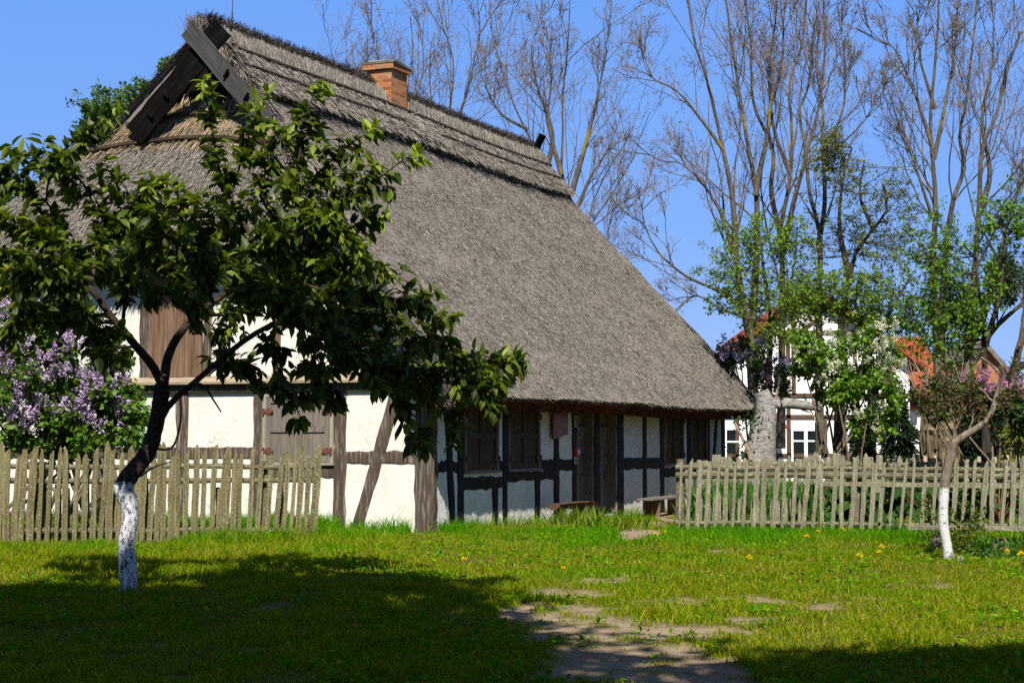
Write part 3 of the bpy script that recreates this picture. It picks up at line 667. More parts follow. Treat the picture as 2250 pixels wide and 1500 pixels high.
for tq, rr in ((-3.93, .022), (-3.66, .02)):
    s = np.linspace(np.interp(tq, FE[:, 0], FE[:, 1]) + .05, np.interp(tq, BE[:, 0], BE[:, 1]), 90)
    P = np.stack([np.full(90, tq), s, np.full(90, zt(tq))], -1) + NR * (.20 + sag(s) * .6)[:, None] + DN * (.025 * (fbm(s * 1.5, s * 0 + tq * 9) - .5) * 2)[:, None]
    m = MB(); m.tube(P, rr, 6); m.tube(P + DN * .022 + NR * R.normal(0, .004, (90, 1)), rr * .8, 5); m.build('binding_rod', MROD, roof)
# golden straw and rods at the top of the hip
gs = MB(); n = 5200; a = R.random(n); b = R.uniform(-.02, .2, n) ; P = hip_pt(a, b) + NH * .02; P2 = hip_pt(a, b + .03)
straws(gs, P, unit(P2 - P) + R.normal(0, .12, (n, 3)), np.broadcast_to(NH, P.shape), R.uniform(.15, .35, n), .015, R.uniform(.02, .06, n))
n = 900; a = R.uniform(.12, .88, n); P = hip_pt(a, np.full(n, .03)) + NH * .03; straws(gs, P, np.array([0, .75, .65]) + R.normal(0, .15, (n, 3)), np.broadcast_to(NH, P.shape), R.uniform(.25, .6, n), .015, R.uniform(.0, .06, n))
gs.build('hip_straw', MGOLD, roof)
for b_, a0, a1 in ((.20, -.02, 1.02), (.015, .12, .9)):
    a = np.linspace(a0, a1, 40); P = hip_pt(a, np.full(40, b_) + .02 * (fbm(a * 6, a * 0 + b_ * 20) - .5)) + NH * .07
    m = MB(); m.tube(P, .022, 6); m.tube(P + np.array([0, 0, .03]), .018, 5); m.build('binding_rod', MROD, roof)

# gable boards, each built upright in its own axes so that the grain runs along it
def board(name, pts, s0, w_, th, mat, pins=()):
    p, q = [on_s(x, y, s0)[[0, 2]] for x, y in pts]
    d = q - p; L = np.linalg.norm(d); d /= L
    m = MB(); n = 12; V = []
    for i in range(n + 1):
        for a, y in ((-w_ / 2, 0), (w_ / 2, 0), (w_ / 2, th), (-w_ / 2, th)): V.append((a + R.normal(0, .007), y, L * i / n))
    m.add(V, np.array([[4 * i + k, 4 * i + (k + 1) % 4, 4 * i + 4 + (k + 1) % 4, 4 * i + 4 + k] for i in range(n) for k in range(4)] + [[3, 2, 1, 0], [4 * n + k for k in range(4)]]))
    b = m.build(name, mat, house); b.location = (p[0], s0, p[1]); b.rotation_euler = (0, math.atan2(d[0], d[1]), 0)
    for f in pins:
        m = MB(); m.tube([(-.1, -.05, L * f), (.05, -.03, L * f + .02)], .024, 6); m.build('peg', MGD, b)
    return b
MGD = m_wood('dark_gable_board', [(.003, .0027, .0025), (.007, .0063, .0057), (.018, .0165, .015)], (20, 20, 2), bump=.5, spec=.02)
board('gable_board', ((487, 60), (294, 298)), -.32, .42, .05, MGD, (.62, .8))
board('gable_board', ((411, 63), (585, 268)), -.39, .30, .055, MGB, (.5, .75))
board('gable_board', ((752, 535), (984, 862)), -.86, .36, .05, MGB, (.6,))
# near-black sheet, painted shade of the open recess behind the crossed boards
mb = MB(); mb.add([(-4.35, .3, 8.1), (-2.7, .3, 6.3), (-6.0, .3, 6.3), (-4.35, .36, 8.1), (-2.7, .36, 6.3), (-6.0, .36, 6.3)], np.array([[0, 2, 1], [3, 4, 5]]), np.array([[0, 1, 4, 3], [1, 2, 5, 4], [2, 0, 3, 5]])); mb.build('recess_shade_sheet', MDARK, house)
# tuft of straw at the apex, far board stub
tf = MB(); n = 500; s = R.uniform(-.1, .4, n); P = np.stack([-4.42 + R.normal(0, .08, n), s, 8.22 + R.uniform(-.2, .1, n)], -1)
straws(tf, P, np.array([-.05, -.5, .8]) + R.normal(0, .22, (n, 3)), np.broadcast_to(np.array([1.0, 0, 0]), P.shape), R.uniform(.12, .26, n), .014, 0)
tf.build('ridge_tuft', MST, roof)
m = MB(); e0 = on_t(1168, 362, -4.2); m.beam((-4.42, 14.0, 8.0), (-4.05, 14.05, 8.72), .3, .06, (0, 1, 0)); m.build('gable_board', MGD, house)
m = MB(); q = on_t(510, 80, -4.4); m.tube([(-4.4, q[1], 8.2), (-4.4, q[1], 8.75)], .014, 6); m.tube([(-4.4, q[1], 8.75), (-4.39, q[1], 9.4)], .007, 5); m.build('lightning_rod', m_plain('dark_steel', (.03, .03, .04), .5, .5), house)

# chimney
def m_brick(name, cols, mortar, scale=1.0, lich=None):
    n = NT(name); uv = n.n('ShaderNodeUVMap'); b = n.n('ShaderNodeTexBrick'); b.offset = .5
    for k, v in (('Scale', 1.0 / scale), ('Brick Width', .25), ('Row Height', .077), ('Mortar Size', .008), ('Mortar Smooth', .1), ('Bias', -.1)): b.inputs[k].default_value = v
    b.inputs['Color1'].default_value = (0, 0, 0, 1); b.inputs['Color2'].default_value = (1, 1, 1, 1); b.inputs['Mortar'].default_value = (.5, .5, .5, 1); n.l(uv.outputs[0], b.inputs['Vector'])
    col = n.ramp(b.outputs['Color'], [(i / (len(cols) - 1), c) for i, c in enumerate(cols)])
    g = n.noise(n.coord(rnd=False), 18, 5, .7); col = n.mix(n.math('MULTIPLY', g, .5), col, tuple(v * .6 for v in cols[0]))
    gr = n.ramp(n.noise(n.coord(rnd=False), 2.6, 5), [(.5, (0, 0, 0)), (.66, (.75, .75, .75))]); col = n.mix(gr, col, mortar)
    col = n.mix(b.outputs['Fac'], col, mortar)
    h = n.math('ADD', n.math('MULTIPLY', b.outputs['Fac'], -1.0), n.math('MULTIPLY', g, .4))
    return n.done(col, .9, n.bump(h, .8, .012), .1)
def box_uv(o):
    me = o.data; uvl = me.uv_layers.new(name='UVMap')
    for p in me.polygons:
        a = max(range(3), key=lambda i: abs(p.normal[i]))
        for li in p.loop_indices:
            c = me.vertices[me.loops[li].vertex_index].co
            uvl.data[li].uv = ((c.y, c.z), (c.x, c.z), (c.x, c.y))[a]
MBR = m_brick('orange_chimney_brick', [(.30, .085, .03), (.48, .16, .045), (.56, .27, .08), (.40, .10, .035), (.52, .20, .06)], (.30, .23, .15))
cx0, cx1, cy0, cy1 = -4.34, -3.79, 5.78, 6.44
mb = MB(); mb.box((cx0, cy0, 7.2), (cx1, cy1, 8.66)); ch = mb.build('chimney', MBR, house); box_uv(ch)
mb = MB(); mb.box((cx0 - .06, cy0 - .06, 8.662), (cx1 + .06, cy1 + .06, 8.765)); o = mb.build('corbel', MBR, ch); box_uv(o)
mb = MB(); mb.box((cx0 - .08, cy0 - .08, 8.766), (cx1 + .08, cy1 + .08, 8.81), None, .008); mb.box((cx0 + .02, cy0 + .02, 8.811), (cx1 - .05, cy1 - .02, 8.835), None, .01); mb.build('cap_slab', m_plain('mossy_concrete', (.23, .23, .17), .95, .1, .35, 14), ch)
fl = MB(); n = 1500; P = np.stack([R.uniform(cx1 - .1, cx1 + .25, n), R.uniform(cy0 - .12, cy1 + .5, n), np.zeros(n)], -1); P[:, 2] = zt(P[:, 0]); k = ~((P[:, 0] < cx1) & (P[:, 1] > cy0) & (P[:, 1] < cy1)); P = P[k] + NR * R.uniform(.12, .2, k.sum())[:, None]; n = len(P)
straws(fl, P, DN + np.array([0, .5, 0]) + R.normal(0, .25, (n, 3)), np.broadcast_to(NR, P.shape), R.uniform(.15, .4, n), .015, R.uniform(0, .08, n)); fl.build('chimney_straw', MST, roof)

# ------------------------------------------------------------------ things fixed to or standing by the long wall
def wl(o): o.location = P0; o.rotation_euler = (0, 0, -PSI); return o
m = MB(); a = [(4.66, 1.90), (5.34, 1.90), (5.34, 1.52), (4.66, 1.43)]
m.add([(.05, s, z) for s, z in a] + [(.09, s, z) for s, z in a], np.array([[3, 2, 1, 0], [4, 5, 6, 7], [0, 1, 5, 4], [1, 2, 6, 5], [2, 3, 7, 6], [3, 0, 4, 7]]))
sg = wl(m.build('wall_sign', m_wood('varnished_sign_wood', [(.12, .035, .014), (.24, .075, .03), (.36, .13, .055)], (20, 2, 20), rough=.4, bump=.3)))
tag(sg, 'brown varnished wooden plaque hung on the shaded long wall of the cottage', 'plaque')
MRD = m_plain('red_alarm_plastic', (.5, .012, .012), .4, .5, .05); MW = m_plain('white_print', (.75, .74, .7), .6); MBL = m_plain('black_notice', (.015, .014, .013), .5)
al = wl(empty('alarm_button', label='small red alarm button on the black post left of the doors', cat='alarm button'))
m = MB(); m.box((.022, 5.79, 1.13), (.085, 5.95, 1.27)); b = m.build('housing', MRD, al); m = MB(); m.box((.086, 5.85, 1.17), (.092, 5.93, 1.23)); m.build('plate', MW, al)
def notice(z0, z1, label):
    nt = wl(empty('notice', label=label, cat='notice', group='framed notices on the door post'))
    m = MB(); m.box((.024, 5.79, z0), (.034, 5.93, z1)); m.build('backing', MBL, nt)
    f = MB(); e = .012
    f.box((.0345, 5.79, z0), (.039, 5.79 + e, z1)); f.box((.0345, 5.93 - e, z0), (.039, 5.93, z1)); f.box((.0345, 5.79 + e, z0), (.0385, 5.93 - e, z0 + e)); f.box((.0345, 5.79 + e, z1 - e), (.0385, 5.93 - e, z1)); f.build('frame', MW, nt)
    p = MB(); h = (z1 - z0)
    for k in range(3): p.box((.0345, 5.83, z0 + h * (.2 + .22 * k)), (.037, 5.86 + .02 * (k % 2), z0 + h * (.32 + .22 * k)))
    p.build('print', m_plain('beige_print', (.42, .3, .2), .6), nt)
notice(1.66, 1.86, 'taller framed notice high on the black post beside the doors')
notice(.98, 1.10, 'small framed notice just below the red alarm button')
MLOG = m_wood('reddish_log', [(.05, .022, .013), (.11, .055, .033), (.19, .115, .075)], (20, 2, 20), bump=.8)
MLOGZ = m_wood('grey_brown_post', [(.07, .05, .035), (.17, .13, .095), (.28, .23, .17)], (20, 20, 2), bump=.8)
bn = wl(empty('log_bench', label='low bench of a split log in front of the left door', cat='bench'))
q0 = on_t(1222, 1122, .5); q1 = on_t(1300, 1119, .5)
s0, s1 = q0[1], q1[1]; zb = .26
m = MB(); V = []
for i in range(9):
    s = s0 + (s1 - s0) * i / 8
    for dx, dz in ((-.12, .05), (.12, .05), (.11, .02), (.05, -.045), (-.05, -.045), (-.11, .02)): V.append((.45 + dx + R.normal(0, .006), s, zb + dz + R.normal(0, .006)))
m.add(V, np.array([[6 * i + k, 6 * i + (k + 1) % 6, 6 * i + 6 + (k + 1) % 6, 6 * i + 6 + k] for i in range(8) for k in range(6)]), np.array([[5, 4, 3, 2, 1, 0], [48 + k for k in range(6)]])); m.build('seat', MLOG, bn)
for f in (.2, .8): m = MB(); s = s0 + (s1 - s0) * f; m.tube([(.45, s, -.25), (.45, s + .01, 0), (.45, s, zb - .03)], [.12, .11, .1], 9); m.build('leg', MLOGZ, bn)
b2 = wl(empty('plank_bench', label='plank bench on two broad board legs beside the end of the right fence', cat='bench'))
s0, s1 = on_t(1417, 1100, .55)[1], on_t(1500, 1100, .55)[1]
m = MB(); m.beam((.55, s0, .255), (.55, s1, .255), .34, .035, (1, 0, 0), 4, .004); m.build('seat', MSH, b2)
for f in (.2, .78): s = s0 + (s1 - s0) * f; m = MB(); m.beam((.55, s, -.3), (.55, s, .235), .3, .06, (1, 0, 0), 3, .004); m.build('leg', MPLK, b2)
# ------------------------------------------------------------------ picket fences
MPK = m_wood('lichened_picket', [(.03, .023, .011), (.17, .14, .062), (.36, .305, .16)], (34, 34, 1.4), bump=.9, lichen=(.27, .265, .165), lsc=42)
MPG = m_wood('silvery_picket', [(.045, .037, .023), (.235, .21, .14), (.44, .405, .30)], (34, 34, 2), bump=.9, lichen=(.33, .33, .22), lsc=44)
MPN = m_wood('fresh_picket', [(.35, .26, .16), (.55, .44, .30), (.66, .56, .42)], (30, 30, 2), bump=.4)
MRL = m_wood('mossy_rail', [(.06, .05, .03), (.15, .125, .08), (.26, .23, .16)], (2, 30, 30), bump=.9, lichen=(.24, .25, .14))
def picket_mesh(h, w, th, kind, mat):
    """split slat with an uneven outline and a hand-cut point; origin at its foot"""
    m = MB(); n = 9; V = []; cx = 0
    zs = list(np.linspace(0, h - .1, n)) + {0: [h - .04, h], 1: [h - .05, h], 2: [h - .02, h]}[kind]
    for i, z in enumerate(zs):
        cx += R.normal(0, .0028); ww = w / 2 * (1 + R.normal(0, .05)); oy = R.normal(0, .003)
        if i == n: ww *= {0: .62, 1: .8, 2: .95}[kind]
        if i == n + 1: ww *= {0: .16, 1: .2, 2: .85}[kind]
        c = cx + (0 if kind == 0 or i < n else (w * .26 * (i - n + .5) if kind == 1 else 0))
        for a, b in ((-1, -1), (-.3, -1.25), (.35, -1.2), (1, -1), (1, 1), (-1, 1)): V.append((c + a * ww, oy + b * th / 2, z + R.normal(0, .002)))
    k = 6; m.add(V, np.array([[k * i + j, k * i + (j + 1) % k, k * i + k + (j + 1) % k, k * i + k + j] for i in range(len(zs) - 1) for j in range(k)]), np.array([list(range(k))[::-1], [k * (len(zs) - 1) + j for j in range(k)]]))
    return m.mesh('picket', mat)
def log_rail(name, p, q, r, root, mat, half=False):
    n = 14; P = np.array([np.array(p) + (np.array(q) - np.array(p)) * i / (n - 1) for i in range(n)]); P[:, 2] += R.normal(0, .008, n); P[:, 1] += R.normal(0, .006, n)
    m = MB(); m.tube(P, r * (1 + R.normal(0, .08, n)), 8); return m.build(name, mat, root)
def fence(name, a, b, meshes, xs_, lean, label, group=None, rails=(), short=(), short_meshes=(), zoff=-.09, post_x=()):
    a = np.array(a); b = np.array(b); L = np.linalg.norm(b - a); ang = math.atan2(b[1] - a[1], b[0] - a[0])
    root = empty(name, (*a, 0), ang, label=label, cat='fence', group=group)
    for x in xs_:
        if x > L: continue
        me = meshes[R.integers(len(meshes))]
        P = a + (b - a) * x / L
        put('picket', me, root, (x, -.035 + R.normal(0, .006), float(hgt(np.array([P[0]]), np.array([P[1]]))[0]) + zoff + R.normal(0, .022)), (R.normal(0, .016), lean(x) + R.normal(0, .024), R.normal(0, .1)), (R.uniform(.75, 1.2), 1, R.uniform(.95, 1.04)))
    for x in short:
        me = short_meshes[R.integers(len(short_meshes))]
        put('picket', me, root, (x, .085 + R.normal(0, .006), zoff + R.normal(0, .03)), (0, R.normal(0, .02), R.normal(0, .08)), (R.uniform(.8, 1.15), 1, 1))
    for z, r, x0, x1, y in rails: log_rail('rail', (x0, y, z), (x1, y, z + R.normal(0, .015)), r, root, MRL)
    for x in post_x:
        m = MB(); m.tube([(x, .12, -.3), (x, .12, .5), (x + .01, .12, 1.12)], [.075, .07, .062], 9); m.build('post', MRL, root)
    return root
def spaced(x0, x1, d, jit=.2):
    o = []; x = x0
    while x < x1: o.append(x); x += d * (1 + R.uniform(-jit, jit))
    return o
tall = [picket_mesh(1.40 + R.normal(0, .025), R.uniform(.062, .088), .022, k, MPK) for k in (0, 0, 1, 0, 1, 0, 2, 0, 1, 0)]
shortm = [picket_mesh(.92 + R.normal(0, .03), R.uniform(.06, .085), .02, 2, MPK) for k in range(5)]
L1 = float(np.linalg.norm(LF[1] - LF[0]))
fence('picket_fence', LF[0], LF[1], tall, spaced(.1, L1, .105), lambda x: .02 + .05 * max(0, (x - 3.6) / 1.7) + .03 * max(0, 1.6 - x), 'tall lichen-covered picket fence behind the white-painted cherry trunk',
      rails=((1.06, .035, 0, L1, .02), (.86, .038, 0, L1, .025), (.2, .04, 0, L1, .02)), short=spaced(.1, 3.2, .12) + spaced(3.3, L1 - .3, .28), short_meshes=shortm, post_x=(1.6, 4.6))
rt = [picket_mesh(1.22 + R.normal(0, .035), R.uniform(.050, .070), .022, k, MPG) for k in (0, 0, 1, 0, 1, 0, 1, 0, 2, 0)]
rsh = [picket_mesh(.66 + R.normal(0, .04), R.uniform(.05, .07), .02, 0, MPG) for k in range(4)]
L2 = float(np.linalg.norm(RF[1] - RF[0]))
fr_ = fence('picket_fence', RF[0], RF[1], rt, spaced(.04, L2, .142, .16), lambda x: .07 + .012 * x / L2, 'widely spaced silvery picket fence right of the path with gaps between its slats',
      rails=((.99, .04, 0, L2, .03), (.88, .05, 0, L2, .035), (.16, .035, 0, L2, .03)), short=spaced(.35, 1.9, .1), short_meshes=rsh, post_x=(.05, 2.7, 5.2))
m = MB(); m.beam((2.2, .0, .76), (L2, .0, .74), .07, .03, (0, 0, 1), 8, .004); m.build('rail', MPG, fr_)
back = [picket_mesh(1.2 + R.normal(0, .03), R.uniform(.10, .15), .022, k, MPG) for k in (2, 0, 2, 2, 0)]
fence('picket_fence', (3.4, 33.0), (10.6, 32.2), back, [x for x in spaced(.02, 7.2, .155, .15) if x < 4.4 or R.random() < .3], lambda x: R.normal(0, .02), 'grey close-boarded garden fence standing behind the widely spaced one',
      rails=((.95, .05, 0, 7.2, .05), (.3, .05, 0, 7.2, .05)))
nw = [picket_mesh(1.2 + R.normal(0, .02), R.uniform(.07, .09), .022, 2, MPN) for k in range(4)]
fence('picket_fence', (8.0, 33.6), (11.2, 33.3), nw, spaced(.02, 3.2, .2, .3), lambda x: R.normal(0, .02), 'newer pale wooden slat fence behind the right end of the garden', rails=((.9, .04, 0, 3.2, .05),))
# plank bench on stumps before the right fence
rb = empty('plank_bench', (*gpx(2120, 1200), 0), 0, label='long low grey plank bench on rounded log stumps before the right fence', cat='bench')
def rbx(x, y, Y): p = at(x, y, Y); return p - np.array(rb.location)
p, q = rbx(1995, 1158, 22.9), rbx(2275, 1161, 22.5)
m = MB(); m.beam(p, q, .3, .045, (0, 1, 0), 8, .005); m.build('seat', MPG, rb)
for x in (2062, 2197):
    c = rbx(x, 1215, 22.55); c[1] -= .05; m = MB(); V = [c + np.array([0, 0, z]) for z in (-.05, .05, .13, .185, .21)]
    m.tube(V, [.135, .135, .125, .1, .035], 12); m.build('stump', MLOGZ, rb, True)

# ------------------------------------------------------------------ branching
def interp_poly(P, t):
    """P (M,n,3), t (M,) in 0..1 -> point, tangent"""
    n = P.shape[1]; x = np.clip(t, 0, .999) * (n - 1); i = x.astype(int); f = (x - i)[:, None]; k = np.arange(len(P))
    return P[k, i] * (1 - f) + P[k, i + 1] * f, unit(P[k, i + 1] - P[k, i])
def children(P, r, num, tmin, ang, ratio, length=None, up=.25, npts=6, wig=.12, rr=.55, tpow=1.0, rmin=.003, droop=0.0):
    """grow num side shoots on every centre line: -> centre lines and radii"""
    M = len(P); idx = np.repeat(np.arange(M), num); n = len(idx)
    t = tmin + (1 - tmin) * R.random(n) ** tpow
    B, T = interp_poly(P[idx], t)
    pl = np.linalg.norm(np.diff(P, axis=1), axis=2).sum(1)[idx]
    A = unit(np.cross(T, R.normal(size=(n, 3)))); a = R.normal(ang, .18, n)[:, None]
    D = unit(np.cos(a) * T + np.sin(a) * A + np.array([0, 0, up]))
    Ln = (length if length is not None else pl * ratio) * (1.1 - .55 * t) * R.uniform(.6, 1.3, n)
    rad = np.take_along_axis(r[idx], np.clip((t * (r.shape[1] - 1)).astype(int), 0, r.shape[1] - 1)[:, None], 1)[:, 0]
    Q = np.empty((n, npts, 3)); Q[:, 0] = B; st = (Ln / (npts - 1))[:, None]
    for k in range(1, npts):
        D = unit(D + R.normal(0, wig, (n, 3)) + np.array([0, 0, (up * .35 - droop) ]) * (k / npts)); Q[:, k] = Q[:, k - 1] + D * st
    rn = np.maximum(rad * rr, rmin)[:, None] * np.linspace(1, .3, npts)[None]
    return Q, np.maximum(rn, rmin * .6)
def stems(specs, n=24, wob=.0):
    """specs: list of (pixel/depth points [(x,y,Y)...], r0, r1)"""
    P, r = [], []
    for pts, r0, r1 in specs:
        w_ = np.array([at(*p) for p in pts]); c = catmull(w_, n)
        if wob: c = c + np.cumsum(R.normal(0, wob, (n, 3)), 0) * np.linspace(0, 1, n)[:, None]
        P.append(c); r.append(r1 + (r0 - r1) * (1 - np.linspace(0, 1, n)) ** 1.7)
    return np.array(P), np.array(r)
MBARK = m_bark('lichened_bark', [(.04, .033, .025), (.105, .088, .064), (.19, .162, .125)], (.22, .16, .035), lt=.6)
MBARKD = m_bark('dark_bark', [(.022, .017, .013), (.05, .04, .03), (.10, .085, .07)])
MTWIG = m_bark('grey_violet_twigs', [(.12, .092, .082), (.185, .148, .13), (.25, .205, .185)])
MBUD = m_leaf('spring_buds', [(.17, .11, .09), (.20, .17, .08), (.20, .24, .07), (.17, .11, .12)], transl=.3)

# ------------------------------------------------------------------ the cherry tree in front
ch_root = empty('cherry_tree', gnd(283, 1302), 0, label='dark leafy cherry tree with whitewashed crooked trunk before the picket fence', cat='tree')
CO = np.array(ch_root.location)
YC = CO[1]
def cp_(x, y, d=0.0): return at(x, y, YC + d) - CO
def m_cherrybark():
    n = NT('cherry_bark_whitewashed'); co = n.coord(rnd=False); g = n.noise(n.coord((10, 10, 40), rnd=False), 1.0, 6, .65); f = n.noise(co, 16, 6, .75)
    bark = n.ramp(g, [(.3, (.018, .012, .009)), (.55, (.05, .033, .024)), (.8, (.17, .13, .11))])
    sp = n.n('ShaderNodeSeparateXYZ'); n.l(co, sp.inputs[0])
    hh = n.math('ADD', sp.outputs[2], n.math('MULTIPLY', n.noise(co, 9, 4), .14))
    wm = n.ramp(n.math('MULTIPLY', hh, 1.0), [(0, (1, 1, 1)), (1, (1, 1, 1))])
    gt = n.math('LESS_THAN', hh, 1.085)
    chip = n.ramp(n.noise(n.coord((1, 1, .5), rnd=False), 30, 7, .8), [(.50, (1, 1, 1)), (.57, (0, 0, 0))])
    wash = n.ramp(f, [(.3, (.50, .51, .53)), (.6, (.72, .73, .74))])
    col = n.mix(n.math('MULTIPLY', gt, chip), bark, wash)
    return n.done(col, .8, n.bump(n.math('ADD', g, f), .8, .015), .2)
MCB = m_cherrybark()
MCT = m_bark('cherry_twig', [(.02, .012, .009), (.05, .03, .022), (.11, .075, .06)], scale=(20, 20, 20))
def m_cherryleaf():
    n = NT('cherry_leaf'); r = n.island(); yv = n.n('ShaderNodeAttribute', attribute_name='sunlit')
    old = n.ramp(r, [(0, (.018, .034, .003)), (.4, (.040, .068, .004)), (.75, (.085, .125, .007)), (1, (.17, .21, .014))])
    lit_green = n.ramp(r, [(0, (.13, .19, .012)), (.6, (.22, .30, .02)), (1, (.33, .38, .05))])
    col = n.mix(yv.outputs['Fac'], old, lit_green)  # sunlight painted on: fresh bright green tips over darkened leaves
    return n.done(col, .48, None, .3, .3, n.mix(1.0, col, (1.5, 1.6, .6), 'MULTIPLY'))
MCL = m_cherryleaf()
trunk = MB()
tp = [(283, 1312, 0), (281, 1250, 0), (278, 1190, 0), (286, 1140, 0), (283, 1105, 0), (271, 1072, 0), (281, 1050, .02), (303, 1022, .03), (325, 992, .05), (340, 945, .05), (350, 895, .04), (358, 845, .02)]
c = catmull([cp_(*p) for p in tp], 46)
rr = np.interp(np.linspace(0, 1, 46), [0, .05, .2, .38, .45, .5, .6, .75, 1], [.10, .08, .076, .075, .082, .086, .082, .075, .072]) * (1 + .05 * R.normal(size=46))
trunk.tube(c, rr, 14)
